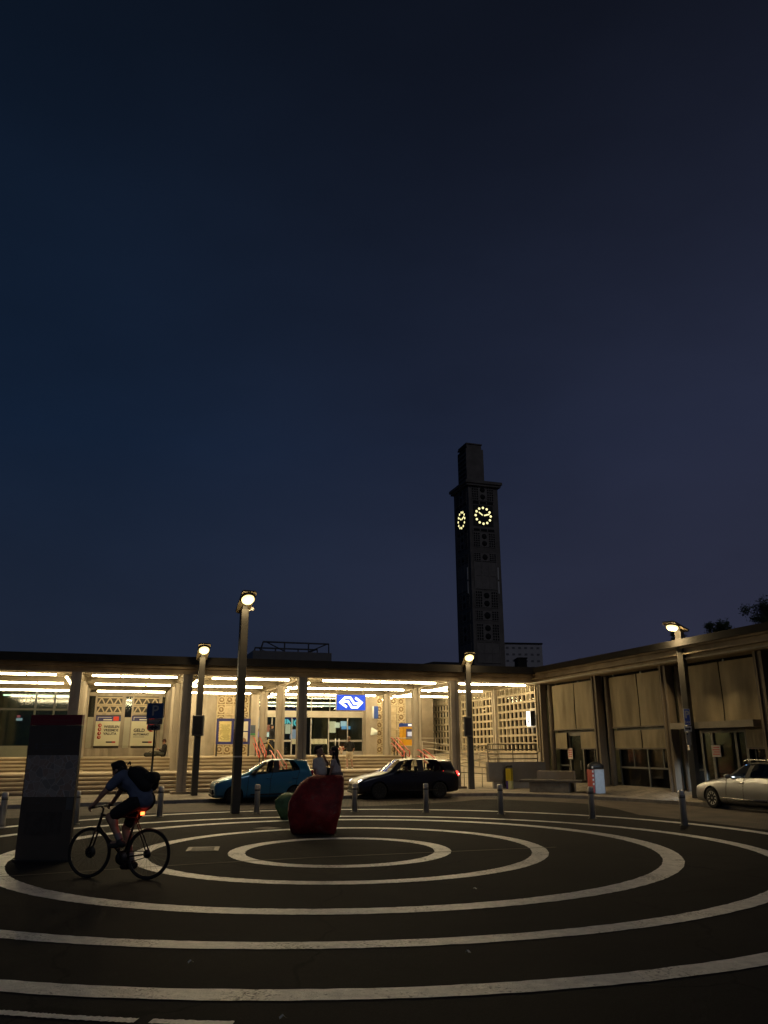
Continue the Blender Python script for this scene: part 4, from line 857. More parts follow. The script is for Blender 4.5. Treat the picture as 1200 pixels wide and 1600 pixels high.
b = MB(M); b.bb(-wB*.38, wB*.3, -.004, -.0005, zs(1305), zs(1268)); b.build('lower_panel', mat('totem_lower', (.06,.05,.042), .4, var=.4, scale=6), t)
b = MB(M); b.bb(-wB/2-.03, wB/2+.03, -.03, .12, 0, .03); b.build('foot', DARKM, t)

# ================================================================== BOULDERS
def hull_rock(name, lab, P3, m, seed, amp=.05):
    from mathutils import noise
    bm = bmesh.new()
    for p in P3: bm.verts.new(p)
    bmesh.ops.convex_hull(bm, input=bm.verts[:])
    for v in [v for v in bm.verts if not v.link_faces]: bm.verts.remove(v)
    bmesh.ops.triangulate(bm, faces=bm.faces[:])
    for k in range(3):
        bmesh.ops.subdivide_edges(bm, edges=[e for e in bm.edges if e.calc_length() > .06], cuts=1, use_grid_fill=True)
        bmesh.ops.triangulate(bm, faces=bm.faces[:]); bmesh.ops.smooth_vert(bm, verts=bm.verts[:], factor=.20 if k else .06, use_axis_x=True, use_axis_y=True, use_axis_z=True)
    bm.normal_update(); cz = Vector((0,0,0))
    for v in bm.verts: cz += v.co
    cz /= len(bm.verts)
    for v in bm.verts:
        q = v.co*1.0; d = noise.fractal(q*1.9+Vector((seed,0,0)), .9, 2.1, 4)*amp + noise.fractal(q*9+Vector((0,0,seed)), .8, 2.2, 3)*amp*.22
        v.co += v.normal*d
    b = MB(); b.addbm(bm, None, True); o = b.build_at(name, m, Vector((cz.x, cz.y, 0))); return tag(o, lab, 'boulder', 'painted boulders on the plaza')
REDROCK = mat('flaking_red_paint', (.24,.010,.009), .7, var=.75, scale=2.6, bump=1.0, bscale=7)
def scuffs(m, col):
    nt = m.node_tree; N = nt.nodes; L = nt.links; b = N['Principled BSDF']; old = b.inputs['Base Color'].links[0].from_socket
    tc = N.new('ShaderNodeTexCoord'); n1 = N.new('ShaderNodeTexNoise'); n1.inputs['Scale'].default_value = 5; n1.inputs['Detail'].default_value = 12; n1.inputs['Roughness'].default_value = .75; L.new(tc.outputs['Object'], n1.inputs['Vector'])
    cr = N.new('ShaderNodeValToRGB'); cr.color_ramp.elements[0].position = .56; cr.color_ramp.elements[1].position = .68; L.new(n1.outputs['Fac'], cr.inputs['Fac'])
    mx = N.new('ShaderNodeMix'); mx.data_type = 'RGBA'; L.new(cr.outputs['Color'], mx.inputs[0]); L.new(old, mx.inputs[6]); mx.inputs[7].default_value = (*col, 1); L.new(mx.outputs[2], b.inputs['Base Color'])
scuffs(REDROCK, (.20,.085,.06))
def q3(lst): return [atY(px, py, Y) for px, py, Y in lst]
P3 = q3([(454,1306,19.75),(523,1308,19.7),(450,1272,19.78),(532,1268,19.72),(451,1252,19.82),(457,1239,19.88),(470,1224,19.98),(483,1211.5,20.1),(480,1258,19.58),(509,1275,19.52),(508,1213,20.1),(536,1209,20.15),(537,1218,20.1),(536.5,1240,19.9)])
P3 += [Vector((p.x, 20.9, p.z)) for p in q3([(458,1296,20.9),(524,1296,20.9),(454,1258,20.9),(535,1250,20.9)])] + q3([(484,1212.5,20.95),(536,1210,20.95)])
for p in P3:
    if p.z < .25: p.z = -.03
hull_rock('boulder', 'large upright boulder painted dark red that the couple sit on', P3, REDROCK, 3)
gx0 = atY(431,1262,24.0).x; gx1 = gx0+1.15
P3 = [Vector((gx0+x_, y_, z_)) for x_, y_, z_ in ((.22,23.7,-.03),(.95,23.7,-.03),(.25,24.6,-.03),(.95,24.6,-.03),(-.03,23.6,.30),(1.18,23.6,.3),(0,24.7,.35),(1.15,24.7,.35),(.0,23.7,.52),(1.1,23.7,.5),(.16,23.75,.66),(.9,23.75,.68),(.2,24.5,.70),(.9,24.5,.68))]
hull_rock('boulder', 'small round boulder painted green behind the red one', P3, mat('flaking_green_paint', (.045,.12,.045), .6, var=.5, scale=5, bump=.8, bscale=14), 9)

# ================================================================== BACKGROUND
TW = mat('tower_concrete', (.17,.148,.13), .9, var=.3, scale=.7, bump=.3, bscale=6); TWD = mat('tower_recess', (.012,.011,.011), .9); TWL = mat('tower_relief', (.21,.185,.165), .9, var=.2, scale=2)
CN = uv(atY(741,1030,90)); s1_, s2_ = 3.86, 4.4; zz = lambda z80: 1.9+(z80-1.9)*90/80
zc = zz(28.75); Mt = MU @ Matrix.Translation((CN.x, CN.y, 0))
t = thing('clock_tower', 'tall dark concrete clock tower with two lit dot clocks', 'clock tower', Mt @ Vector((s1_/2, s2_/2, 0)), PHI)
b = MB(Mt); b.bb(0, s1_, 0, s2_, 0, zc); b.build('shaft', TW, t)
b = MB(Mt); b.bb(-.30, s1_+.30, -.30, s2_+.30, zc, zc+.28); b.bb(-.45, s1_+.45, -.45, s2_+.45, zc+.281, zc+.62); b.build('cornice', TW, t)
zt = zz(33.3); b = MB(Mt); b.bb(.25, 2.55, .8, 3.4, zc+.62, zt); b.build('turret', TW, t); b = MB(Mt); b.bb(.42, 2.38, .95, 3.25, zt, zt+.62); b.bb(.32, 2.48, .85, 3.35, zt+.621, zt+.75); b.build('turret_cap', TW, t)
b = MB(Mt)
for k in range(8): b.bb(.21, .249, .95+.02, 3.25, zc+1.1+k*.6, zc+1.4+k*.6)
b.build('turret_slits', TWD, t)
def face_z(py): return atY(757, py, 90).z
def panel(side, a0, a1, z0, z1, kind):
    # side 0: front (v = 0), side 1: left (u = 0)
    def bx(b, p0, p1, q0, q1, d0, d1):
        if side == 0: b.bb(p0, p1, -d1, -d0, q0, q1)
        else: b.bb(-d1, -d0, p0, p1, q0, q1)
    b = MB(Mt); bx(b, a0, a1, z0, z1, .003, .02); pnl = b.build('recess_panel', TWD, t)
    b = MB(Mt); w_ = a1-a0; h_ = z1-z0
    if kind == 'grid':
        nr = max(2, round(h_/.55)); cw = w_*.30
        for (p0, p1) in ((a0, a0+cw), (a1-cw, a1)):
            for i in range(4): bx(b, p0+(p1-p0)*i/3-.035, p0+(p1-p0)*i/3+.035, z0, z1, .021, .07)
            for j in range(nr*2+1): bx(b, p0, p1, z0+h_*j/(nr*2)-.035, z0+h_*j/(nr*2)+.035, .021, .065)
        bx(b, a0+cw+.04, a1-cw-.04, z0, z1, .021, .05); bb_ = MB(Mt)
        m_ = max(1, round(h_/.95)); rr_ = min(w_*.14, h_/m_*.38)
        for j in range(m_):
            zc_ = z0+h_*(j+.5)/m_; c_ = (a0+w_/2, -.055, zc_) if side == 0 else (-.055, a0+w_/2, zc_)
            Mx = Matrix.Translation(c_) @ (Matrix.Rotation(R(90),4,'X') if side == 0 else Matrix.Rotation(R(-90),4,'Y'))
            bb_.lathe([(rr_,-.006),(rr_,.006)], 14, Mx)
        bb_.build('round_hole', TWD, pnl)
    elif kind == 'slots':
        for i in range(4): bx(b, a0+w_*i/3-.06, a0+w_*i/3+.06, z0, z1, .021, .06)
    else:
        for i in range(4): bx(b, a0+w_*i/3-.05, a0+w_*i/3+.05, z0, z1, .021, .07)
        bx(b, a0+.06, a1-.06, z0+.05, z1-.05, .021, .04); bx(b, a0, a1, (z0+z1)/2-.05, (z0+z1)/2+.05, .021, .075)
    b.build('relief', TWL, pnl)
for side, (a0, a1) in ((0, (.42, s1_-.62)), (1, (.6, s2_-.7))):
    for (y0, y1, kd) in ((780,758,'grid'),(786,781.5,'slots'),(828.5,824.5,'slots'),(853,831,'grid'),(875,863,'grid'),(920,876,'panel'),(948,923,'grid'),(968,953.5,'grid'),(1000,974,'grid'),(1036,1003,'panel')):
        panel(side, a0, a1, face_z(y0), face_z(y1), kd)
    for (y0, y1) in ((903,884),(925,906)):
        b = MB(Mt); z0, z1 = face_z(y0), face_z(y1)
        if side == 0: b.bb(s1_-.5, s1_-.36, -.09, -.003, z0, z1)
        else: b.bb(-.09, -.003, .75, .95, z0, z1)
        b.build('pale_strip', mat('tower_pale_strip', (.30,.29,.28), .6, emis=(.8,.8,.9), estr=.012), t)
CLK = emit('clock_light', (1,.90,.42), 1.5)
def clock(side, cpos, r_):
    Mx = Mt @ Matrix.Translation(cpos) @ (Matrix(((1,0,0,0),(0,0,-1,0),(0,1,0,0),(0,0,0,1))) if side == 0 else Matrix(((0,0,-1,0),(-1,0,0,0),(0,1,0,0),(0,0,0,1))))
    b = MB(Mx); b.bb(-r_*1.32, r_*1.32, -r_*1.32, r_*1.32, .003, .03); f_ = b.build('clock_face', mat('clock_black', (.018,.016,.011), .6), t)
    for k in range(12):
        a_ = math.pi*2*k/12; b = MB(Mx); b.lathe([(.14,.031),(.14,.05)], 14, Matrix.Translation((r_*math.sin(a_), r_*math.cos(a_), 0))); b.build('hour_dot', CLK, f_)
    for (an, l0, l1, w_) in ((R(-54),.1,.70,.06),(R(73),.12,.86,.075)):
        b = MB(Mx); d_ = Vector((math.sin(an), math.cos(an), 0)); n_ = Vector((d_.y,-d_.x,0))*w_
        b.add([d_*l0*r_-n_+Vector((0,0,.055)), d_*l0*r_+n_+Vector((0,0,.055)), d_*l1*r_+n_+Vector((0,0,.055)), d_*l1*r_-n_+Vector((0,0,.055)), d_*l0*r_-n_+Vector((0,0,.07)), d_*l0*r_+n_+Vector((0,0,.07)), d_*l1*r_+n_+Vector((0,0,.07)), d_*l1*r_-n_+Vector((0,0,.07))], [(0,3,2,1),(4,5,6,7),(0,1,5,4),(1,2,6,5),(2,3,7,6),(3,0,4,7)]); b.build('clock_hand', CLK, f_)
zk = face_z(804); clock(0, (s1_*.47, 0, zk), .98); clock(1, (0, s2_*.50, zk-.1), .98)
# hall roof and tower base behind the canopy
t = thing('platform_hall', 'low dark hall roofs behind the station canopy', 'hall', W(14,66,0), PHI)
A = atY(660,1034,75); B = atY(716,1024,75); ua, ub = uv(A), uv(B)
b = MB(MU); u0_, u1_ = ua.x-1.5, uv(atY(800,1034,75)).x; z0_ = 9.2; z1_ = ub.z
b.add([(u0_,72,z0_),(u1_,72,z0_),(u1_,84,z0_),(u0_,84,z0_),(u0_+4.5,75,z1_),(u1_-1,75,z1_),(u1_-1,81,z1_),(u0_+4.5,81,z1_)], [(0,1,5,4),(1,2,6,5),(2,3,7,6),(3,0,4,7),(4,5,6,7)]); b.bb(u0_, u1_, 72, 84, 0, z0_-.01); b.build('hipped_roof', ROOFM, t)
b = MB(MU); h1 = atY(560,1033,75).z; b.prism([(70,0),(70,h1-1.2),(78,h1),(84,h1-1),(84,0)], -30, u0_+2, 'x'); b.build('long_roof', mat('slate_roof', (.06,.058,.06), .7, var=.3, scale=1), t)
b = MB(MU)
for k in range(10): b.prism([(69.96,h1-1.25),(77.9,h1+.05),(77.9,h1+.12),(69.96,h1-1.18)], 3+k*1.5, 3.12+k*1.5, 'x')
b.build('roof_seam', mat('roof_seam', (.16,.16,.17), .5), t)
A0, A1 = onv(391,1030,56), onv(510,1030,56); zt = onv(450,1007,56).z
t = thing('roof_gantry', 'dark open steel frame standing on the canopy roof left of the tower', 'steel frame', W((A0.x+A1.x)/2, 56, 5.7), PHI)
GM = mat('gantry_steel', (.07,.07,.075), .6, .3, var=.2)
for v in (55,58.5):
    b = MB(MU); b.tube([(A0.x-.3,v,5.7),(A0.x+.7,v,zt),(A1.x-.1,v,zt),(A1.x,v,5.7)], .07, 6); b.build('frame', GM, t)
    for u_ in (A0.x+2.2, A0.x+3.9): b = MB(MU); b.tube([(u_,v,5.7),(u_,v,zt)], .05, 6); b.build('post', GM, t)
    b = MB(MU); b.tube([(A0.x+.9,v,zt),(A0.x+2.2,v,zt-.6)], .04, 6); b.tube([(A0.x+3.9,v,zt-.6),(A1.x-.2,v,zt)], .04, 6); b.build('brace', GM, t)
b = MB(MU); b.bb(A0.x, A1.x+.1, 54.9, 58.6, 5.7, onv(450,1021,56).z); b.build('glass_base', mat('gantry_base', (.12,.12,.125), .4, var=.2), t)
b = MB(MU)
for z_ in (.35,.62): b.bb(A0.x-.02, A1.x+.12, 54.86, 54.898, 5.7+z_, 5.76+z_)
b.build('base_rail', mat('gantry_rail', (.2,.2,.2), .5), t)
A = atY(789,1042,130); B = atY(847,1006,130); t = thing('apartment_block', 'far pale apartment block with small dark windows right of the tower', 'apartment block', (A.x+3,130,0), R(8)); M = frame((A.x,130,0), R(8)); w_ = B.x-A.x+.2; hB_ = B.z
b = MB(M); b.bb(-2, w_, 0, 12, 0, hB_); b.build('wall', mat('far_plaster', (.45,.42,.43), .9, var=.12, scale=.3), t)
b = MB(M); b.bb(-2.1, w_+.1, -.1, 12.1, hB_, hB_+.25); b.build('roof', ROOFM, t)
for i in range(6):
    for j in range(4):
        b = MB(M); b.bb(.3+i*w_/6.2, .75+i*w_/6.2, -.05, -.003, hB_-.75-j*1.05, hB_-.45-j*1.05); b.build('window', mat('far_window', (.16,.15,.16), .3), t)
A = atY(810,1045,110); B = atY(823,1029,110); t = thing('rooftop_hut', 'dark small rooftop block before the far apartments', 'roof block', (A.x,110,0)); b = MB(); b.bb(A.x, B.x, 110, 113, 0, B.z); b.build('wall', ROOFM, t); b = MB(); b.bb(A.x-.1, B.x+.1, 109.9, 113.1, B.z, B.z+.15); b.build('roof', ROOFM, t)
def tree(px, py, Y, rad, hcr, lab, n, seed, name='tree'):
    rnd = random.Random(seed); c = atY(px, py, Y); base = Vector((c.x, Y, 0)); t = thing(name, lab, 'tree', base, 0, 'trees behind the wing')
    b = MB(); b.tube([base, (c.x+.1,Y,c.z*.5), (c.x,Y,c.z-.2*hcr), (c.x+.1,Y,c.z+.6*hcr)], [.22,.17,.12,.03], 8)
    for k in range(9):
        a_ = rnd.uniform(0,6.28); z_ = c.z+hcr*rnd.uniform(-.7,.3); e_ = Vector((c.x+rad*.8*math.cos(a_), Y+rad*.8*math.sin(a_), z_+hcr*.45)); b.tube([(c.x,Y,z_),(Vector((c.x,Y,z_))+e_)/2+Vector((0,0,.05)),e_], [.06,.04,.012], 5)
    b.build('trunk', mat('bark', (.05,.04,.03), .9, var=.3, scale=9), t)
    cl = [(Vector((rnd.gauss(0,.45)*rad, rnd.gauss(0,.45)*rad, rnd.uniform(-.9,.95)*hcr)), rnd.uniform(.16,.36)*rad) for _ in range(26)]
    b = MB()
    for k in range(n):
        q, rr_ = rnd.choice(cl); p = c+q+Vector((rnd.gauss(0,1), rnd.gauss(0,1), rnd.gauss(0,1)))*rr_*.55
        a1 = Vector((rnd.gauss(0,1), rnd.gauss(0,1), rnd.gauss(0,1))).normalized(); a2 = a1.orthogonal().normalized(); s_ = rnd.uniform(.07,.15)*max(.7, rad/1.5)
        b.add([p, p+a1*s_+a2*s_*.45, p+a1*s_*2, p+a1*s_-a2*s_*.45], [(0,1,2,3)])
    b.build('crown', mat('night_foliage', (.05,.075,.03), .8, var=.5, scale=1.5), t)
tree(1199,968,46,.95,1.0,'larger dark tree top rising over the wing roof at the right edge',5200,1)
tree(1126,983,50,.7,.36,'low tuft of dark foliage over the wing roof left of the larger tree',2200,2)
tree(1058,999,50,.55,.45,'tiny dark tree top over the roof just left of the right lamp pole',1300,4)
# ================================================================== CARS
TYRE = mat('tyre_rubber', (.012,.012,.012), .85, var=.2, scale=15)
SEATM = mat('dark_car_seat', (.014,.013,.013), .9)
TRIM = mat('black_plastic_trim', (.014,.014,.015), .55)
def car(name, lab, P, ang, L, Wd, S, paint, front_w, rear_w, Rw, rim_col, head, tail, five=True, group=None, name_cat='car'):
    """S: stations (x_low, x_belt, x_top, z_bottom, z_belt, z_top, width factor, top half width factor), x as fraction of L from the nose"""
    t = thing(name, lab, name_cat, P, ang, group); M = frame(P, ang); hw = Wd/2
    bm = bmesh.new(); G = {}
    for sd in (-1, 1):
        for i, (xl, xb, xt, zb, zbelt, zt, wf, wt) in enumerate(S):
            w = hw*wf; zm = zb+(zbelt-zb)*.55
            rows = [(xl,0,zb),(xl,.86*w,zb),(xl,.975*w,zb+.11),((xl+xb)/2,w,zm),(xb,.955*w,zbelt),(xt,hw*wt,zt-.035),(xt,0,zt)]
            for j, (x_, y_, z_) in enumerate(rows):
                if j in (0, 6) and sd == 1: G[(sd,i,j)] = G[(-1,i,j)]; continue
                G[(sd,i,j)] = bm.verts.new((x_*L, y_*sd, z_))
    slots = [('body', paint)]
    def slot(nm, m): slots.append((nm, m)); return len(slots)-1
    ids = {}
    ids['ws'] = slot('windshield', GLC); ids['rg'] = slot('rear_window', GLC); ids['arch'] = slot('wheel_arch', TRIM)
    for sd in (-1, 1):
        for nm in ('fw','rw'): ids[nm, sd] = slot('side_window', GLC)
        ids['fd', sd] = slot('door', paint)
        if five: ids['rd', sd] = slot('door', paint)
        ids['bp', sd] = slot('window_pillar', TRIM)
    n = len(S)
    for sd in (-1, 1):
        for i in range(n-1):
            for j in range(6):
                q = [G[(sd,i,j)], G[(sd,i+1,j)], G[(sd,i+1,j+1)], G[(sd,i,j+1)]]
                if sd == -1: q = q[::-1]
                f = bm.faces.new(q); f.smooth = True
                k = 0
                if j == 5 and i == 3: k = ids['ws']
                elif j == 5 and i == 9: k = ids['rg']
                elif j == 4 and i == 5: k = ids['fw', sd]
                elif j == 4 and i == 7: k = ids['rw', sd]
                elif j == 4 and i in (4, 6): k = ids['bp', sd]
                elif 1 <= j <= 3 and i in (4,5): k = ids['fd', sd]
                elif five and 1 <= j <= 3 and i in (6,7): k = ids['rd', sd]
                f.material_index = k
    for i, rev in ((0, False), (n-1, True)):
        for j in range(6):
            if j in (0, 5):
                q = [G[(-1,i,j)], G[(-1,i,j+1)], G[(1,i,j+1)], G[(1,i,j)]]; q = list(dict.fromkeys(q))
            else: q = [G[(-1,i,j)], G[(-1,i,j+1)], G[(1,i,j+1)], G[(1,i,j)]]
            try: f = bm.faces.new(q if not rev else q[::-1]); f.smooth = True
            except ValueError: pass
    bmesh.ops.recalc_face_normals(bm, faces=bm.faces[:])
    cl = bm.edges.layers.float.get('crease_edge') or bm.edges.layers.float.new('crease_edge'); win = {ids['ws'], ids['rg'], ids['fw',-1], ids['fw',1], ids['rw',-1], ids['rw',1]}
    key = {v: k for k, v in G.items()}
    for e in bm.edges:
        mm = {f.material_index for f in e.link_faces}; j0, j1 = key[e.verts[0]][2], key[e.verts[1]][2]; i0, i1 = key[e.verts[0]][1], key[e.verts[1]][1]
        if len(mm) > 1 and mm & win: e[cl] = .8
        elif j0 == j1 == 5: e[cl] = .35
        elif j0 == j1 == 4: e[cl] = .45
        elif j0 == j1 and j0 in (1, 2): e[cl] = .4
        elif i0 == i1 and i0 in (1, 9, 10): e[cl] = .35
    me = bpy.data.meshes.new('tmp'); bm.to_mesh(me); bm.free()
    for nm, m in slots: me.materials.append(m)
    o = bpy.data.objects.new('tmp', me); COL.objects.link(o)
    md = o.modifiers.new('s', 'SUBSURF'); md.levels = 2; md.render_levels = 2
    cb = MB(); 
    for wx in (front_w, rear_w):
        for sd in (-1, 1): cb.tube([(wx*L, sd*(hw+.2), Rw), (wx*L, sd*(hw-.28), Rw)], Rw+.055, 28, smooth=False)
    cme = bpy.data.meshes.new('cut'); cme.from_pydata([tuple(v) for v in cb.v], [], cb.f)
    bmc = bmesh.new(); bmc.from_mesh(cme); bmesh.ops.recalc_face_normals(bmc, faces=bmc.faces[:]); bmc.to_mesh(cme); bmc.free()
    for nm, m in slots: cme.materials.append(m)
    for p in cme.polygons: p.material_index = ids['arch']
    co = bpy.data.objects.new('cut', cme); COL.objects.link(co)
    bo = o.modifiers.new('b', 'BOOLEAN'); bo.operation = 'DIFFERENCE'; bo.object = co; bo.solver = 'EXACT'
    dg = bpy.context.evaluated_depsgraph_get(); ev = o.evaluated_get(dg); em = ev.to_mesh()
    vs = [v.co.copy() for v in em.vertices]; groups = {}
    for p in em.polygons: groups.setdefault(p.material_index, []).append(list(p.vertices))
    bpy.data.objects.remove(o); bpy.data.objects.remove(co)
    parts = {}
    for k in sorted(groups):
        used = sorted({v for f in groups[k] for v in f}); mp_ = {v: i for i, v in enumerate(used)}
        b = MB(M); b.add([vs[v] for v in used], [[mp_[v] for v in f] for f in groups[k]], k != ids['arch'])
        nm, m = slots[k]; po = b.build(nm, m, t); parts.setdefault(nm, []).append(po)
        if nm == 'door':
            ec = {}
            for f in groups[k]:
                for q0, q1 in zip(f, f[1:]+f[:1]): ec[tuple(sorted((q0, q1)))] = ec.get(tuple(sorted((q0, q1))), 0)+1
            sm_ = MB(M)
            for (q0, q1), cnt in ec.items():
                if cnt == 1: sm_.tube([vs[q0], vs[q1]], .009, 4)
            sm_.build('door_seal', TRIM, po)
    for d_, sdv in zip(parts.get('door', []), (-1, 1)): pass
    for wx in (front_w, rear_w):
        for sd in (-1, 1):
            Mw = M @ Matrix.Translation((wx*L, sd*(hw-.12), Rw)) @ Matrix.Rotation(R(90)*(-sd), 4, 'X')
            e = bpy.data.objects.new('wheel', None); COL.objects.link(e); e.parent = t; WM[e.name] = WM[t.name]; e.empty_display_size = .1
            b = MB(Mw); b.lathe([(Rw*.66,-.10),(Rw*.9,-.105),(Rw*.985,-.08),(Rw,-.03),(Rw,.03),(Rw*.985,.08),(Rw*.9,.105),(Rw*.66,.095)], 36); b.build('tyre', TYRE, e)
            b = MB(Mw); b.lathe([(Rw*.68,.06),(Rw*.68,.095),(Rw*.60,.095),(Rw*.58,.05)], 30)
            b.lathe([(Rw*.17,.02),(Rw*.17,.085),(Rw*.1,.095)], 16)
            for k in range(10):
                a_ = 2*math.pi*k/10; c_, s_ = math.cos(a_), math.sin(a_); n_ = Vector((-s_, c_, 0))*Rw*.045
                p0 = Vector((c_*Rw*.12, s_*Rw*.12, .07)); p1 = Vector((c_*Rw*.62, s_*Rw*.62, .08)); dz = Vector((0,0,.02))
                b.add([p0-n_,p0+n_,p1+n_*1.3,p1-n_*1.3,p0-n_+dz,p0+n_+dz,p1+n_*1.3+dz,p1-n_*1.3+dz], [(0,3,2,1),(4,5,6,7),(0,1,5,4),(1,2,6,5),(2,3,7,6),(3,0,4,7)])
            b.build('rim', rim_col, e)
            b = MB(Mw); b.lathe([(Rw*.6,-.06),(Rw*.6,.02)], 24); b.build('brake_disc', mat('dark_hub', (.03,.03,.03), .6, .4), e)
    bx, bz = S[5][1]*L, S[5][4]
    for sd in (-1, 1):
        b = MB(M); b.ell((bx+.02, sd*(hw*.97+.09), bz+.05), (.09,.11,.075), n=12); b.tube([(bx+.04,sd*hw*.9,bz-.0),(bx+.03,sd*(hw*.97+.06),bz+.03)], .025, 6); b.build('mirror', TRIM if head == 'off' or name_cat == 'x' else paint, t)
    dx = [S[6][1]*L-.16] + ([S[8][1]*L-.22] if five else [])
    doors = parts.get('door', [])
    for sd in (-1, 1):
        for x_ in dx:
            b = MB(M); b.tube([(x_-.09,sd*(hw*.985),bz-.13),(x_-.07,sd*(hw*.985+.03),bz-.13),(x_+.07,sd*(hw*.985+.03),bz-.13),(x_+.09,sd*(hw*.985),bz-.13)], .013, 6); b.build('handle', paint, t)
        b = MB(M); b.tube([(S[4][0]*L+.12, sd*(hw*.965), S[4][3]+.13), (S[8][0]*L-.1, sd*(hw*.965), S[8][3]+.13)], .025, 6); b.build('sill_trim', TRIM, t)
    hm = {'on': emit('lit_headlight', (1,.96,.86), 2.5), 'cool': emit('lit_cool_headlight', (.86,.94,1), 6), 'off': mat('headlight_glass', (.5,.52,.52), .08, .6, coat=1)}[head]
    for sd in (-1, 1):
        b = MB(M); b.ell((S[1][0]*L+.10, sd*hw*.70, S[1][5]-.085), (.12,.13,.06), Matrix.Rotation(sd*R(38),4,'Z') @ Matrix.Rotation(R(-22),4,'Y'), n=14); b.build('headlight', hm, t)
        Rr = S[-2]; b = MB(M); b.ell((Rr[1]*L-.035, sd*hw*.80, S[9][4]-.10), (.07,.09,.13), n=12); b.build('taillight', emit('lit_taillight', (1,.025,.02), 3.2) if tail == 'on' else mat('taillight_red', (.30,.01,.012), .15, coat=1), t)
        if tail == 'on':
            b = MB(M); b.ell((Rr[1]*L+.03, sd*hw*.80, S[9][4]-.10), (.04,.06,.035), n=10); b.build('brake_bulb', emit('brake_bulb', (1,.5,.4), 6), t)
    b = MB(M); b.cbox((.02, 0, S[0][3]+.17), (.06, Wd*.62, .16), bev=.02); b.build('grille', TRIM, t)
    b = MB(M); b.cbox((.035, 0, S[0][3]+.03), (.09, Wd*.78, .07), bev=.02); b.build('bumper', TRIM, t)
    # seats, dashboard, wheel
    zs_ = S[5][3]+.12
    for x_, ys in ((S[6][1]*L-.15, (-.36,.36)), (S[8][1]*L-.25, (-.36,.36))):
        for y_ in ys:
            b = MB(M); b.cbox((x_-.2, y_*hw/.85, zs_+.13), (.50,.44,.18), bev=.05); b.cbox((x_+.10, y_*hw/.85, zs_+.45), (.16,.44,.60), Matrix.Rotation(R(14),3,'Y'), bev=.05); b.cbox((x_+.21, y_*hw/.85, zs_+.84), (.09,.25,.17), Matrix.Rotation(R(10),3,'Y'), bev=.035); b.build('seat', SEATM, t)
    b = MB(M); b.cbox((S[3][1]*L+.30, 0, bz-.13), (.45, Wd*.82, .22), bev=.05); b.build('dashboard', SEATM, t)
    wc = Vector((S[5][1]*L+.36, -.36, bz-.0)); ax = Matrix.Rotation(R(-65),4,'Y'); b = MB(M @ Matrix.Translation(wc) @ ax)
    b.tube([(.185*math.cos(k*math.pi/10), .185*math.sin(k*math.pi/10), 0) for k in range(20)], .016, 6, closed=True, up=(0,0,1)); b.tube([(-.18,0,0),(.18,0,0)], .02, 6); b.build('steering_wheel', TRIM, t)
    return t, M
def st_hatch(h, belt0, belt1, at=.53):
    k = h/1.47
    return [(.015,.0,.0,.24,.50*k,.56*k,.74,.55),(.02,.02,.03,.20,.64*k,.735*k,.93,.70),(.11,.11,.12,.19,.76*k,.88*k,1.0,.78),(.27,.285,.30,.18,belt0,1.0*k,1.0,.72),
            (.33,.345,at,.18,belt0+.02,1.43*k,1.0,.62),(.36,.385,at+.035,.18,belt0+.03,1.46*k,1.0,.62),(.58,.585,.595,.18,(belt0+belt1)/2,1.475*k,1.0,.63),(.63,.64,.645,.18,(belt0+belt1)/2+.02,1.48*k,1.0,.63),
            (.80,.865,.80,.20,belt1,1.465*k,1.0,.61),(.935,.96,.945,.23,belt1-.02,1.425*k,.99,.58),(.99,.995,.985,.27,.80*k,.95*k,.95,.70),(1.0,1.0,.995,.30,.58*k,.64*k,.84,.60)]
PBLUE = mat('teal_blue_car_paint', (.028,.18,.31), .28, .3, var=.06, scale=2, coat=.8)
PBLACK = mat('blue_black_car_paint', (.004,.004,.009), .3, .0, coat=.5, spec=.45)
PSILV = mat('silver_car_paint', (.25,.25,.255), .32, .7, var=.05, scale=2, coat=.8)
RIMD = mat('dim_rim', (.05,.05,.05), .5, .6); RIMS = mat('bright_rim', (.55,.55,.54), .3, .9)
def place(px, py, ang, xw, yw):                           # puts local (xw, yw) on the pixel's ground point
    return gz(px, py, 0) - Matrix.Rotation(ang, 3, 'Z') @ Vector((xw, yw, 0))
L1 = 3.72; P = place(364, 1256.2, PHI, .20*L1, -.70)
car('hatchback_car', 'small teal blue hatchback parked at the kerb facing left', P, PHI, L1, 1.62, st_hatch(1.56,.97,1.16), PBLUE, .20, .81, .29, RIMD, 'off', 'off', True, 'cars at the station kerb')
L2 = 4.28; P2 = place(592, 1249.6, PHI, .205*L2, -.76)
S2 = st_hatch(1.53,.97,1.03,.435)
t2, M2 = car('hatchback_car', 'dark blue-black three-door hatchback with lit red tail lamp and people inside', P2, PHI, L2, 1.73, S2, PBLACK, .205, .795, .315, RIMD, 'on', 'on', False, 'cars at the station kerb')
L3 = 4.75; angS = PHI-R(90); P3 = place(1117.5, 1263, angS, .19*L3, -.80)
S3 = [(.015,.0,.0,.22,.50,.56,.76,.58),(.018,.02,.03,.19,.66,.74,.94,.72),(.10,.10,.11,.18,.80,.90,1.0,.80),(.30,.305,.32,.17,.95,1.02,1.0,.74),
      (.335,.355,.455,.17,.965,1.41,1.0,.60),(.36,.385,.485,.17,.975,1.45,1.0,.60),(.52,.525,.53,.17,.98,1.475,1.0,.61),(.55,.555,.56,.17,.985,1.475,1.0,.61),
      (.72,.77,.72,.19,1.01,1.44,1.0,.60),(.93,.955,.92,.22,1.0,1.30,.98,.58),(.99,.995,.985,.25,.80,.93,.95,.72),(1.0,1.0,.995,.28,.56,.62,.84,.62)]
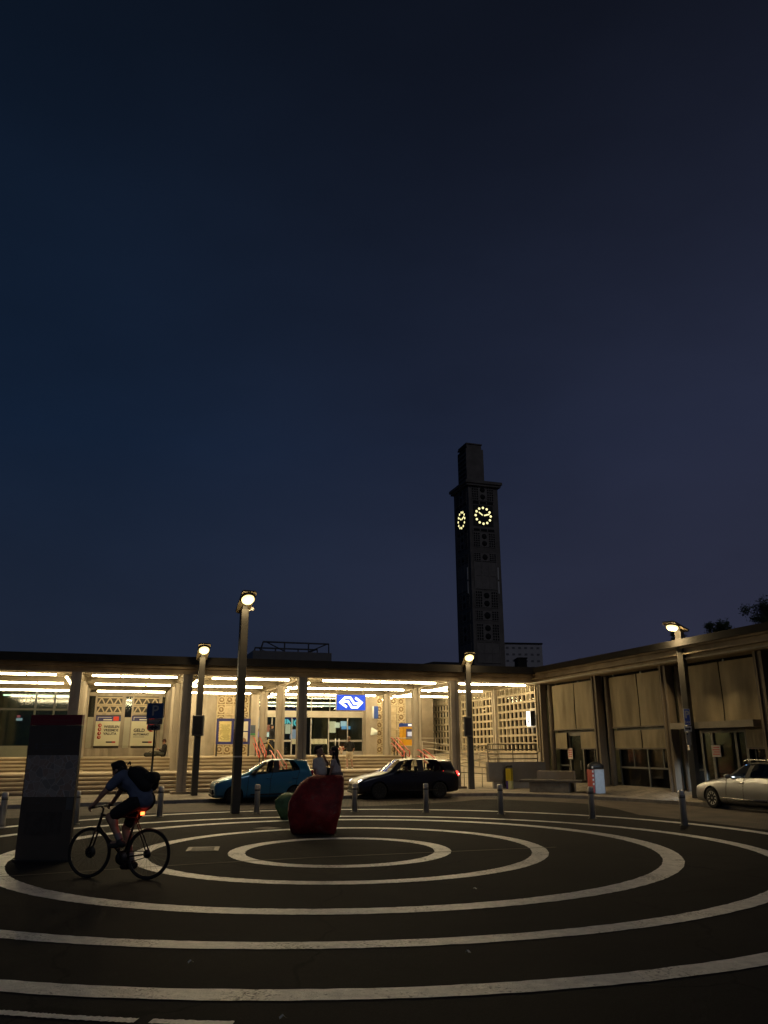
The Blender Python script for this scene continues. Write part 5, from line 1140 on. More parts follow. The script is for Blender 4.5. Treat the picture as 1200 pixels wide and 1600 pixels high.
t3, M3 = car('silver_car', 'silver car with a lit headlight cut by the right edge of the picture', P3, angS, L3, 1.82, S3, PSILV, .19, .79, .325, RIMS, 'cool', 'off', True, 'cars at the station kerb')
b = MB(M3)
for sd in (-1,1): b.tube([(.46*L3,sd*.56,1.47),(.50*L3,sd*.57,1.53),(.80*L3,sd*.56,1.50),(.84*L3,sd*.55,1.44)], .022, 6)
b.build('roof_rail', mat('bright_roof_rail', (.6,.58,.52), .25, .9), t3)
for sd in (-1,1):
    b = MB(M3); b.tube([(.27*L3,sd*.885,.36),(.5*L3,sd*.905,.35),(.72*L3,sd*.895,.36)], .018, 6); b.build('chrome_strip', mat('bright_roof_rail', (.6,.58,.52), .25), t3)
b = MB(M3); b.ell((.43*L3,-.25,1.2), .03, n=8); b.build('blue_dash_lamp', emit('blue_dash', (.15,.45,1), 6), t3)
def headbeam(M, x_, y_, z_, col, e, yaw=0):
    ld = bpy.data.lights.new('headlight_beam', 'SPOT'); ld.energy = e; ld.color = col; ld.spot_size = R(56); ld.spot_blend = .8; ld.shadow_soft_size = .06
    lo = bpy.data.objects.new('headlight_beam', ld); COL.objects.link(lo); lo.location = M @ Vector((x_, y_, z_))
    d = (M.to_3x3() @ Vector((-1, math.tan(R(yaw)), -.085))).normalized(); lo.rotation_euler = d.to_track_quat('-Z','Y').to_euler()
for y_ in (-.62,.62): headbeam(M3, -.14, y_, .66, (.62,.80,1), 110)
for y_ in (-.6,.6): headbeam(M2, -.14, y_, .66, (1,.93,.8), 50)

# ================================================================== PEOPLE
SKIN = mat('skin', (.36,.21,.14), .55, var=.08, scale=9); EYEM = mat('eye_dark', (.02,.015,.012), .2)
def fuse(name, prims, m, parent, voxel=.012, sm=4):
    """one continuous surface grown over tapered limbs"""
    b = MB()
    for q in prims:
        if q[0] == 'c': b.cap(q[1], q[2], q[3], q[4])
        else: b.ell(q[1], q[2], q[3] if len(q) > 3 else None, n=14)
    me = bpy.data.meshes.new('tmp'); me.from_pydata([tuple(v) for v in b.v], [], b.f); o = bpy.data.objects.new('tmp', me); COL.objects.link(o)
    md = o.modifiers.new('r', 'REMESH'); md.mode = 'VOXEL'; md.voxel_size = voxel
    s_ = o.modifiers.new('s', 'SMOOTH'); s_.iterations = sm; s_.factor = .5
    em = o.evaluated_get(bpy.context.evaluated_depsgraph_get()).to_mesh()
    c = MB(); c.add([v.co.copy() for v in em.vertices], [list(p.vertices) for p in em.polygons], True)
    bpy.data.objects.remove(o); return c.build(name, m, parent)
def hand(prims, wr, d, side, curl=.5, s=1.0):
    """palm, four unequal bent fingers and a thumb from the side of the palm; d: pointing direction, side: towards the thumb"""
    d = Vector(d).normalized(); sd = Vector(side); sd = (sd-d*sd.dot(d)).normalized(); n = d.cross(sd)
    wr = Vector(wr); k = wr+d*.085*s
    prims.append(('c', wr, wr+d*.03*s, .026*s, .03*s)); prims.append(('c', wr+d*.035*s+sd*.015*s, k+sd*.022*s, .021*s, .017*s)); prims.append(('c', wr+d*.035*s-sd*.015*s, k-sd*.022*s, .021*s, .016*s)); prims.append(('c', wr+d*.04*s, k, .022*s, .017*s))
    for off, ln in ((.030,.072),(.010,.082),(-.011,.076),(-.031,.058)):
        p0 = k+sd*off*s; a = (d*math.cos(curl)+n*math.sin(curl)); p1 = p0+a*ln*.45*s; a2 = d*math.cos(curl*2.1)+n*math.sin(curl*2.1); p2 = p1+a2*ln*.32*s; a3 = d*math.cos(curl*2.9)+n*math.sin(curl*2.9); p3 = p2+a3*ln*.23*s
        prims += [('c', p0, p1, .0095*s, .009*s), ('c', p1, p2, .009*s, .0082*s), ('c', p2, p3, .0082*s, .007*s)]
    q0 = wr+d*.035*s+sd*.028*s; q1 = q0+(d*.6+sd*.75+n*.2).normalized()*.042*s; q2 = q1+(d*.85+sd*.2+n*.35).normalized()*.034*s
    prims += [('c', q0, q1, .0125*s, .0105*s), ('c', q1, q2, .0105*s, .008*s)]
def head(prims, c, face, up, s=1.0):
    """skull, jaw, brow, nose, lips, chin and ears round the head centre c"""
    f = Vector(face).normalized(); u = Vector(up); u = (u-f*u.dot(f)).normalized(); r_ = f.cross(u); Mx = Matrix((r_, f, u)).transposed()
    P = lambda a, b_, c_: Vector(c)+(r_*a+f*b_+u*c_)*s
    prims += [('e', P(0,-.012,.022), (.073*s,.094*s,.092*s), Mx), ('e', P(0,.022,-.045), (.056*s,.068*s,.070*s), Mx), ('e', P(0,.062,-.092), (.026*s,.024*s,.022*s), Mx), ('e', P(0,.070,.018), (.052*s,.022*s,.016*s), Mx),
              ('c', P(0,.083,.008), P(0,.103,-.030), .009*s, .013*s), ('e', P(0,.082,-.062), (.024*s,.012*s,.010*s), Mx), ('e', P(-.076,-.005,-.012), (.010*s,.022*s,.032*s), Mx), ('e', P(.076,-.005,-.012), (.010*s,.022*s,.032*s), Mx)]
    return P, Mx
def eyes(P, Mx, parent, s=1.0):
    for a in (-.031,.031):
        b = MB(); b.ell(P(a,.083,-.002), (.011*s,.007*s,.008*s), Mx, n=8); b.build('eye', EYEM, parent)
def limb(pr, a, b_, c, r0, r1, r2): pr += [('c', a, b_, r0, r1), ('c', b_, c, r1*.98, r2)]

# ---- couple sitting on the back edge of the red boulder
Yc = 20.78
def A_(x, y, Y=Yc): return atY(x, y, Y)
zs_ = A_(500,1213).z
# man
hip = A_(501,1211,20.72); ps = Vector((hip.x, 20.75, hip.z+.10)); t = thing('person', 'man in a white short-sleeved shirt seated on the red boulder, hand at his mouth', 'person', Vector((hip.x,20.75,zs_)), 0)
nk = A_(499.5,1184.5,20.80); hd = A_(498.5,1172.5,20.80); sl, sr = A_(493.5,1189,20.70), A_(506.5,1189.5,20.98)
el_l = A_(492,1203.5,20.66); wr_l = A_(494,1214,20.70); el_r = A_(512.5,1194,20.95); wr_r = A_(508,1184.5,20.86)
kn1, kn2 = Vector((ps.x+.12, 21.28, ps.z-.02)), Vector((ps.x+.30, 21.25, ps.z-.02)); an1, an2 = kn1+Vector((.04,.0,-.44)), kn2+Vector((.06,.02,-.44))
pr = []; P_, Mx = head(pr, hd, (.93,-.28,.10), (-.1,0,1), 1.06)
limb(pr, ps, (ps+nk)/2+Vector((-.02,.02,0)), nk+Vector((0,0,-.08)), .135, .13, .115); pr += [('c', nk+Vector((0,0,-.06)), hd+Vector((-.01,.0,-.06)), .058, .054), ('c', sl, sr, .065, .065)]
limb(pr, sl, el_l, wr_l, .054, .041, .028); limb(pr, sr, el_r, wr_r, .054, .041, .028)
hand(pr, wr_l, (.25,.0,-.9), (.6,.3,.2), .4); hand(pr, wr_r, (-.45,-.05,.8), (-.5,-.4,.2), .7)
for k_, a_ in ((kn1,an1),(kn2,an2)): limb(pr, ps+Vector((.05,.05,0)), k_, a_, .085, .058, .042); pr.append(('c', a_, a_+Vector((.07,.16,-.05)), .04, .032))
fuse('body', pr, SKIN, t, .011); eyes(P_, Mx, t, 1.06)
TEE = mat('white_cotton_shirt', (.60,.56,.50), .9, var=.18, scale=10, bump=.3, bscale=14)
pr = []; limb(pr, ps+Vector((0,0,-.02)), (ps+nk)/2+Vector((-.02,.02,0)), nk+Vector((0,0,-.10)), .165, .157, .135); pr += [('c', sl, sr, .082, .082), ('c', sl, sl.lerp(el_l,.68), .078, .074), ('c', sr, sr.lerp(el_r,.66), .078, .072), ('c', nk+Vector((0,0,-.05)), nk+Vector((0,0,-.10)), .07, .11)]
fuse('shirt', pr, TEE, t, .014)
pr = []
for k_, a_ in ((kn1,an1),(kn2,an2)): pr += [('c', ps+Vector((0,.02,-.03)), k_, .125, .085), ('c', k_, a_, .082, .062)]
fuse('trousers', pr, mat('dark_trousers', (.05,.045,.04), .9, var=.2), t, .016)
Pq = lambda a, b_, c_: P_(a, b_, c_)
pr = [('e', Pq(0,-.025,.055), (.086,.103,.082), Mx), ('e', Pq(0,-.075,.0), (.080,.062,.080), Mx), ('e', Pq(0,.055,.098), (.060,.045,.030), Mx)]
fuse('hair', pr, mat('short_dark_hair', (.018,.012,.008), .7, var=.3, scale=40, bump=.5, bscale=90), t, .010)
# woman
hip = A_(525,1211.5,20.72); ps = Vector((hip.x, 20.75, hip.z+.09)); t = thing('person', 'woman with long dark hair in a pale top seated on the red boulder', 'person', Vector((hip.x,20.75,zs_)), 0)
nk = A_(523.5,1185,20.78); hd = A_(521,1174,20.78); sl, sr = A_(520.5,1189.5,20.66), A_(526.5,1190,20.93)
el_l = A_(517.5,1202.5,20.62); wr_l = A_(514.5,1212,20.62); el_r = A_(520.5,1203,20.95); wr_r = A_(513.5,1209,20.95)
kn1, kn2 = Vector((ps.x-.14, 21.24, ps.z-.02)), Vector((ps.x-.28, 21.2, ps.z-.02)); an1, an2 = kn1+Vector((-.02,.0,-.42)), kn2+Vector((-.03,.02,-.42))
pr = []; P_, Mx = head(pr, hd, (-.96,-.22,.16), (.1,0,1), .98)
limb(pr, ps, (ps+nk)/2+Vector((.015,0,0)), nk+Vector((0,0,-.08)), .125, .095, .095); pr += [('c', nk+Vector((0,0,-.06)), hd+Vector((.015,0,-.06)), .046, .045), ('c', sl, sr, .05, .05)]
limb(pr, sl, el_l, wr_l, .043, .034, .023); limb(pr, sr, el_r, wr_r, .043, .034, .023)
hand(pr, wr_l, (-.35,.0,-.85), (-.6,.3,.2), .4, .9); hand(pr, wr_r, (-.8,-.1,-.4), (0,-.4,.8), .5, .9)
for k_, a_ in ((kn1,an1),(kn2,an2)): limb(pr, ps+Vector((-.05,.05,0)), k_, a_, .085, .052, .036); pr.append(('c', a_, a_+Vector((-.05,.15,-.05)), .035, .028))
fuse('body', pr, SKIN, t, .011); eyes(P_, Mx, t, .98)
pr = []; limb(pr, ps+Vector((0,0,-.01)), (ps+nk)/2+Vector((.015,0,0)), nk+Vector((0,0,-.10)), .148, .112, .108); pr += [('c', sl, sr, .062, .062), ('c', sl, sl.lerp(el_l,.42), .058, .054), ('c', sr, sr.lerp(el_r,.42), .058, .054)]
fuse('top', pr, mat('pale_pink_top', (.50,.42,.38), .9, var=.15, scale=10, bump=.3, bscale=14), t, .013)
pr = [('c', ps+Vector((0,.02,-.04)), kn1, .13, .09), ('c', ps+Vector((0,.02,-.04)), kn2, .13, .09), ('c', kn1, an1, .085, .07), ('c', kn2, an2, .085, .07), ('e', ps+Vector((.02,0,-.06)), (.17,.16,.10))]
fuse('skirt', pr, mat('grey_skirt', (.16,.13,.12), .9, var=.2), t, .016)
pr = [('e', P_(0,-.02,.05), (.084,.106,.086), Mx), ('c', P_(0,-.07,.01), P_(0,-.10,-.13), .072, .058), ('c', P_(0,-.10,-.13), A_(528,1191,20.72), .058, .05), ('c', A_(528,1191,20.72), A_(529.8,1196,20.70), .05, .025), ('c', P_(-.06,.0,-.02), P_(-.07,-.02,-.17), .028, .022), ('c', P_(.06,.0,-.02), P_(.07,-.02,-.17), .028, .022)]
fuse('hair', pr, mat('long_dark_hair', (.016,.010,.008), .55, var=.3, scale=30, bump=.5, bscale=60, stretch=(3,3,.3)), t, .011)
P = A_(512,1204.5,20.6); b = MB(); b.cbox((P.x,20.9,P.z), (.12,.16,.13), bev=.03); b.tube([(P.x-.04,20.9,P.z+.06),(P.x-.02,20.88,P.z+.2),(P.x+.03,20.88,P.z+.2),(P.x+.04,20.9,P.z+.06)], .008, 6)
tag(b.build_at('handbag', mat('black_leather', (.012,.011,.011), .4), Vector((P.x,20.9,P.z))), 'small black bag between the man and the woman on the boulder', 'bag')

# ---- man climbing the steps
ft = gz(546.5,1203.5,.91+.0); ft = W(onv(546,1190,41.1).x, 41.1, .91); D = E2; Rt = E1; hgt = 1.62
def wl(r_, f_, z_): return ft + Rt*r_ + D*f_ + Vector((0,0,z_))
t = thing('person', 'man in black shirt and pale shorts walking up the station steps', 'person', ft, PHI)
ps = wl(0,0,.82); nk = wl(-.01,.05,1.32); hd = wl(-.02,.08,1.49); pr = []; P_, Mx = head(pr, hd, D*.95+Rt*(-.1), (0,0,1), .93)
limb(pr, ps, wl(0,.02,1.05), wl(0,.04,1.25), .125, .115, .12); pr += [('c', wl(0,.04,1.3), hd+Vector((0,0,-.06)), .052, .05), ('c', wl(-.17,.04,1.26), wl(.17,.04,1.26), .055, .055)]
sl, sr = wl(-.18,.04,1.25), wl(.18,.04,1.25); el_l, wr_l = wl(-.24,.04,1.02), wl(-.27,.22,.94); el_r, wr_r = wl(.23,-.02,1.0), wl(.20,.10,.80)
limb(pr, sl, el_l, wr_l, .05, .038, .027); limb(pr, sr, el_r, wr_r, .05, .038, .027); hand(pr, wr_l, D*.9+Vector((0,0,.2)), Vector((0,0,1)), .8, .95); hand(pr, wr_r, Vector((0,0,-1))+D*.3, D, .4, .95)
k1, a1 = wl(-.09,.16,.50), wl(-.12,-.02,.10); k2, a2 = wl(.12,.05,.46), wl(.16,.0,.09)
limb(pr, wl(-.08,0,.8), k1, a1, .082, .056, .038); limb(pr, wl(.08,0,.8), k2, a2, .082, .056, .038)
for a_ in (a1, a2): pr.append(('c', a_, a_+D*.13+Vector((0,0,-.06)), .036, .03))
fuse('body', pr, SKIN, t, .013)
pr = [('c', ps+Vector((0,0,.05)), wl(0,.02,1.05), .145, .138), ('c', wl(0,.02,1.05), wl(0,.04,1.24), .138, .14), ('c', sl, sr, .075, .075), ('c', sl, sl.lerp(el_l,.7), .072, .066), ('c', sr, sr.lerp(el_r,.7), .072, .066)]
fuse('shirt', pr, mat('black_shirt', (.010,.010,.010), .9), t, .015)
pr = [('c', ps, wl(0,0,.86), .14, .14), ('c', wl(-.08,0,.8), wl(-.08,0,.8).lerp(k1,.72), .105, .09), ('c', wl(.08,0,.8), wl(.08,0,.8).lerp(k2,.72), .105, .09)]
fuse('shorts', pr, mat('pale_shorts', (.50,.43,.32), .9, var=.1), t, .015)
for a_ in (a1, a2): fuse('shoe', [('c', a_+Vector((0,0,-.045)), a_+D*.15+Vector((0,0,-.06)), .05, .04)], mat('pale_shoe', (.5,.48,.44), .7), t, .014)
fuse('hair', [('e', P_(0,-.02,.045), (.082,.10,.08), Mx), ('e', P_(0,-.06,.0), (.074,.06,.07), Mx)], mat('brown_hair', (.12,.06,.03), .7, bump=.5, bscale=90), t, .012)
P = wl(-.36,.30,.98); b = MB(frame(P)); rn = random.Random(5)
b.tube([(0,0,-.26),(0,0,-.02)], [.03,.10], 10); o = b.build_at('bouquet', mat('bouquet_paper', (.55,.42,.30), .8), P); tag(o, 'wrapped bunch of white and red flowers in the climbing man’s left hand'.replace('’',"'"), 'bouquet')
for nm, m in (('white_bloom', mat('white_bloom', (.7,.62,.5), .8)), ('red_bloom', mat('red_bloom', (.5,.07,.04), .8))):
    b = MB(frame(P))
    for k in range(9): b.ell((rn.uniform(-.13,.13), rn.uniform(-.1,.1), rn.uniform(-.03,.12)), rn.uniform(.03,.05), n=8)
    b.build(nm, m, o)

# ---- person sitting on the top step, legs out to the left
S0 = W(2.28, 43.75, ZF); t = thing('person', 'person in dark clothes sitting on the top step against a column, legs stretched left', 'person', S0, PHI)
def wl(r_, f_, z_): return S0 + E1*r_ + E2*f_ + Vector((0,0,z_))
ps = wl(0,0,.12); nk = wl(.06,.0,.55); hd = wl(.02,-.02,.74); pr = []; P_, Mx = head(pr, hd, E1*-.8+E2*-.3+Vector((0,0,-.45)), (0,0,1), .98)
limb(pr, ps, wl(.05,0,.34), wl(.06,0,.5), .13, .12, .12); pr += [('c', wl(.05,0,.52), hd+Vector((0,0,-.06)), .05, .05)]
sl, sr = wl(.05,-.18,.5), wl(.05,.17,.5); el_l, wr_l = wl(-.06,-.20,.28), wl(-.20,-.08,.36); el_r, wr_r = wl(-.04,.20,.28), wl(-.20,.04,.34)
limb(pr, sl, el_l, wr_l, .05, .038, .027); limb(pr, sr, el_r, wr_r, .05, .038, .027); hand(pr, wr_l, E1*-.6+E2*.4+Vector((0,0,.3)), (0,0,1), .9); hand(pr, wr_r, E1*-.6-E2*.4+Vector((0,0,.3)), (0,0,1), .9)
for f_, kz, ax_ in ((-.12,.22,-.78),(.10,.12,-.86)):
    k_ = wl(-.42,f_,kz); a_ = wl(ax_,f_,.07); limb(pr, wl(-.03,f_,.12), k_, a_, .085, .058, .04); pr.append(('c', a_, a_+Vector((-.02,0,.12)), .04, .03))
fuse('body', pr, SKIN, t, .013)
pr = []; limb(pr, ps, wl(.05,0,.34), wl(.06,0,.5), .15, .14, .135)
for a_, b_, c_ in ((sl,el_l,wr_l),(sr,el_r,wr_r)): pr += [('c', a_, b_, .068, .055), ('c', b_, b_.lerp(c_,.8), .055, .04)]
fuse('jacket', pr, mat('black_jacket', (.014,.012,.012), .9), t, .015)
pr = []
for f_, kz, ax_ in ((-.12,.22,-.78),(.10,.12,-.86)): pr += [('c', wl(-.03,f_,.13), wl(-.42,f_,kz), .105, .078), ('c', wl(-.42,f_,kz), wl(ax_+.06,f_,.08), .075, .058)]
fuse('trousers', pr, mat('grey_trousers', (.05,.05,.04), .9), t, .015)
fuse('hair', [('e', P_(0,-.02,.045), (.084,.104,.084), Mx), ('e', P_(0,-.06,-.01), (.078,.06,.08), Mx)], mat('reddish_hair', (.07,.02,.012), .7), t, .012)
P = wl(-.62,-.35,.0); b = MB(); b.cap(P+Vector((0,0,.11))-E1*.22, P+Vector((0,0,.11))+E1*.2, .11, .10); b.tube([P+Vector((0,0,.2))-E1*.12, P+Vector((0,0,.28)), P+Vector((0,0,.2))+E1*.12], .012, 6)
tag(b.build_at('travel_bag', mat('dark_bag_cloth', (.03,.03,.022), .9, var=.2), P, PHI), 'dark soft bag lying on the top step beside the sitting person', 'bag')

# ================================================================== BICYCLES
def bicycle(name, lab, Mb, s, frame_m, light=True, pedal=80, group=None, loc=None, rotz=0):
    t = thing(name, lab, 'bicycle', loc, rotz, group); M = Mb
    def V_(x, y, z): return Vector((x, y, z))*s
    Rw = .35; ra, fa = (0,0,Rw), (.96,0,Rw); bbp = (.40,0,.29); sc_ = (.22,0,.90); ht, hb = (.80,0,.90), (.845,0,.72)
    def tb(b, pts, r_, n=8): return b.tube([V_(*p) for p in pts], [q*s for q in r_] if isinstance(r_, list) else r_*s, n)
    b = MB(M); tb(b, [bbp, sc_], .017); tb(b, [sc_[:2]+(.84,), (.805,0,.875)], .016); tb(b, [bbp, hb], .019); tb(b, [ht, hb], .021)
    for y in (-.05,.05): tb(b, [(.40,y*.6,.29), (0,y,Rw)], .010); tb(b, [(.235,y*.5,.83), (0,y,Rw)], .009)
    b.build('frame', frame_m, t)
    b = MB(M); tb(b, [hb, (.865,0,.69)], .02)
    for y in (-.05,.05): tb(b, [(.85,y,.70), (.90,y,.55), (.96,y,Rw)], [.013,.012,.010])
    b.build('fork', frame_m, t)
    for c in (ra, fa):
        e = bpy.data.objects.new('wheel', None); COL.objects.link(e); e.parent = t; WM[e.name] = WM[t.name]; e.empty_display_size = .1
        def circ(r_): return [V_(c[0]+r_*math.cos(2*math.pi*k/48), 0, c[2]+r_*math.sin(2*math.pi*k/48)) for k in range(48)]
        b = MB(M); b.tube(circ(Rw-.016), .019*s, 10, closed=True, up=(0,1,0)); b.build('tyre', BLACKM, e)
        b = MB(M); b.tube(circ(Rw-.040), .010*s, 8, closed=True, up=(0,1,0)); b.build('rim', DARKM, e)
        b = MB(M); tb(b, [(c[0],-.055,c[2]), (c[0],.055,c[2])], .018); hb_ = b.build('hub', DARKM, e)
        b = MB(M); rr_ = .085 if c is fa else .06; b.lathe([(rr_*s,-.002*s),(rr_*s,.002*s)], 20, Matrix.Translation(V_(c[0],.03 if c is fa else -.035,c[2])) @ Matrix.Rotation(R(90),4,'X')); b.build('disc', mat('dark_disc', (.03,.028,.026), .5, .4), e)
        for k in range(20):
            a_ = 2*math.pi*k/20; b = MB(M); a2 = a_+(.35 if k % 2 else -.35)
            tb(b, [(c[0]+.018*math.cos(a2), .03*(1 if k % 4 < 2 else -1), c[2]+.018*math.sin(a2)), (c[0]+(Rw-.04)*math.cos(a_), 0, c[2]+(Rw-.04)*math.sin(a_))], .0011, 4)
            b.build('spoke', GREYM, e)
    b = MB(M); tb(b, [ht, (.79,0,.97), (.83,0,1.0)], .015); b.build('stem', DARKM, t)
    b = MB(M); tb(b, [(.80,-.29,1.0), (.83,-.12,1.0), (.83,.12,1.0), (.80,.29,1.0)], .013); hbar = b.build('handlebar', DARKM, t)
    for y in (-1,1):
        b = MB(M); tb(b, [(.80,y*.29,1.0), (.812,y*.19,1.0)], .018); b.build('grip', BLACKM, hbar)
        b = MB(M); tb(b, [(.83,y*.16,.99), (.88,y*.2,.975), (.87,y*.27,.97)], .006, 6); b.build('brake_lever', DARKM, hbar)
    b = MB(M); tb(b, [sc_, (.20,0,.99)], .014); b.build('seat_post', DARKM, t)
    b = MB(M); b.prism([tuple(q*s for q in p) for p in ((.05,-.075),(.10,-.085),(.22,-.045),(.32,-.018),(.335,0),(.32,.018),(.22,.045),(.10,.085),(.05,.075))], .985*s, 1.025*s, 'z'); b.build('saddle', BLACKM, t)
    b = MB(M); b.lathe([(.095*s,-.004*s),(.095*s,.004*s)], 28, Matrix.Translation(V_(.40,-.055,.29)) @ Matrix.Rotation(R(90),4,'X')); b.build('chainring', DARKM, t)
    b = MB(M); tb(b, [(.40,-.055,.385),(.0,-.055,.39)], .006, 5); tb(b, [(.40,-.055,.195),(.0,-.055,.31)], .006, 5); b.build('chain', DARKM, t)
    pa = R(pedal)
    for y, sg in ((-1,1),(1,-1)):
        px_, pz_ = .40+.17*math.cos(pa)*sg, .29+.17*math.sin(pa)*sg
        b = MB(M); tb(b, [(.40,y*.075,.29), (px_,y*.09,pz_)], .011); b.build('crank', DARKM, t)
        b = MB(M); b.cbox(V_(px_, y*.14, pz_), (.09*s,.09*s,.022*s), bev=.004); b.build('pedal', BLACKM, t)
    for c, a0, a1 in ():
        b = MB(M); b.tube([V_(c[0]+(Rw+.025)*math.cos(R(a0+(a1-a0)*k/14)), 0, c[2]+(Rw+.025)*math.sin(R(a0+(a1-a0)*k/14))) for k in range(15)], .017*s, 6); b.build('mudguard', BLACKM, t)
    if light:
        b = MB(M); b.cbox(V_(.135,-.012,.905), (.035*s,.075*s,.045*s), bev=.008); b.build('tail_light', emit('bike_tail_light', (1,.10,.02), 9), t)
        b = MB(M); tb(b, [(.15,0,.905),(.205,0,.91)], .008, 5); b.build('light_bracket', DARKM, t)
        ld = bpy.data.lights.new('tail_light_glow', 'POINT'); ld.energy = .3; ld.color = (1,.05,.02); ld.shadow_soft_size = .03; lo = bpy.data.objects.new('tail_light_glow', ld); COL.objects.link(lo); lo.location = M @ V_(.08,-.06,.90)
    return t
# bicycle and rider: local x points to the front wheel, +y is the far side
SB = 1.045; rearP = gz(228.5,1374.5,0); angB = R(180-12); Mb = frame(rearP, angB) @ Matrix.Scale(-1, 4, (0,1,0))
bicycle('bicycle', 'dark bicycle with glowing red tail light ridden to the left', Mb, SB, mat('dark_bike_frame', (.02,.013,.010), .5, .2), True, 78, 'bicycles', rearP, angB)
def bl(x_, y_, z_): return Mb @ (Vector((x_, y_, z_))*SB)
fb = (bl(1,0,0)-bl(0,0,0)).normalized(); fl_ = (bl(0,1,0)-bl(0,0,0)).normalized(); upv = Vector((0,0,1))
t = thing('person', 'cyclist in a blue shirt and dark shorts riding left with a backpack', 'person', bl(.2,0,0), angB)
s_ = SB
ps = bl(.16,0,1.10); ch = bl(.42,0,1.37); nk = bl(.54,0,1.42); hd = bl(.60,0,1.52); pr = []
P_, Mx = head(pr, hd, fb*.92+upv*-.30, upv+fb*.3, s_*1.02)
limb(pr, ps, bl(.28,0,1.30), ch, .155, .145, .14); pr += [('c', ch, nk, .12, .062), ('c', nk, hd+fb*-.02+upv*-.04, .06, .058)]
sl, sr = bl(.49,-.19,1.40), bl(.49,.19,1.40)
el_l, wr_l = bl(.66,-.26,1.20), bl(.79,-.265,1.045); el_r, wr_r = bl(.68,.25,1.20), bl(.79,.265,1.045)
limb(pr, bl(.46,-.08,1.44), sl, sl, .075, .066, .066); limb(pr, bl(.46,.08,1.44), sr, sr, .075, .066, .066)
limb(pr, sl, el_l, wr_l, .062, .046, .032); limb(pr, sr, el_r, wr_r, .062, .046, .032)
hand(pr, wr_l, fb*.75+upv*-.5, fl_*.8, .85, 1.05); hand(pr, wr_r, fb*.75+upv*-.5, fl_*-.8, -.85, 1.05)
# near leg (y<0) up with bent knee, far leg down
hn, kn_, an_ = bl(.18,-.10,1.08), bl(.60,-.13,.86), bl(.40,-.135,.545); hf, kf, af = bl(.18,.10,1.08), bl(.47,.13,.68), bl(.33,.135,.225)
limb(pr, hn, kn_, an_, .105, .068, .046); limb(pr, hf, kf, af, .105, .068, .046)
pr += [('e', kn_.lerp(an_,.3)+fb*-.03, (.06,.06,.10)), ('e', kf.lerp(af,.3)+fb*-.03, (.06,.06,.10))]
for a_ in (an_, af): pr.append(('c', a_+upv*-.03+fb*-.03, a_+fb*.13+upv*-.055, .045, .034))
fuse('body', pr, SKIN, t, .0125); eyes(P_, Mx, t, s_)
pr = []; limb(pr, bl(.17,0,1.16), bl(.28,0,1.30), ch, .182, .172, .165); pr += [('c', ch, nk, .145, .085), ('c', bl(.46,-.08,1.44), sl, .10, .085), ('c', bl(.46,.08,1.44), sr, .10, .085), ('c', sl, sl.lerp(el_l,.55), .085, .076), ('c', sr, sr.lerp(el_r,.55), .085, .076), ('c', bl(.10,-.06,1.10), bl(.2,-.06,1.16), .15, .15)]
fuse('shirt', pr, mat('blue_cotton_shirt', (.10,.125,.20), .9, var=.2, scale=8, bump=.4, bscale=12), t, .015)
pr = [('e', bl(.14,0,1.09), (.19,.19,.17)), ('c', hn, hn.lerp(kn_,.78), .135, .10), ('c', hf, hf.lerp(kf,.75), .135, .10)]
fuse('shorts', pr, mat('black_shorts', (.012,.012,.015), .9), t, .015)
for a_ in (an_, af): fuse('shoe', [('c', a_+upv*-.055+fb*-.055, a_+fb*.15+upv*-.085, .055, .044), ('c', a_, a_+upv*-.05, .052, .055)], mat('dark_shoe', (.03,.028,.026), .7), t, .014)
for a_, k_ in ((an_,kn_),(af,kf)): fuse('sock', [('c', a_, a_.lerp(k_,.22), .05, .056)], mat('grey_sock', (.22,.21,.21), .9), t, .014)
pr = [('e', P_(0,-.02,.05), (.092*s_,.112*s_,.092*s_), Mx), ('e', P_(0,-.07,.0), (.086*s_,.07*s_,.085*s_), Mx), ('e', P_(0,.04,.10), (.066*s_,.06*s_,.04*s_), Mx)]
fuse('hair', pr, mat('dark_tousled_hair', (.010,.008,.007), .8, bump=.8, bscale=50), t, .013)
bp = bl(.20,0,1.41); axb = (bl(.47,0,1.56)-bl(.05,0,1.22)).normalized(); nb = Vector((0,0,1))-axb*axb.z; nb.normalize()
t = thing('backpack', 'large black backpack on the cyclist back', 'backpack', bp, angB)
Mk = Matrix((axb, fl_, nb)).transposed()
pr = [('e', bp, (.24,.175,.135), Mk), ('c', bp-axb*.16-fl_*.10, bp+axb*.12-fl_*.08, .115, .105), ('c', bp-axb*.16+fl_*.10, bp+axb*.12+fl_*.08, .115, .105), ('c', bp-axb*.14-fl_*.08+nb*.11, bp-axb*.14+fl_*.08+nb*.11, .10, .10)]
fuse('pack', pr, mat('black_pack_cloth', (.008,.008,.009), .85, var=.2, bump=.4, bscale=12), t, .016)
for y in (-.13,.13):
    b = MB(); b.tube([bl(.46,y,1.57), bl(.55,y*1.1,1.47), bl(.50,y*1.3,1.30), bl(.33,y*1.4,1.22)], .02, 6); b.build('strap', BLACKM, t)
b = MB(); b.tube([bl(.43,-.04,1.60), bl(.42,0,1.64), bl(.43,.04,1.60)], .012, 6); b.build('top_loop', BLACKM, t)
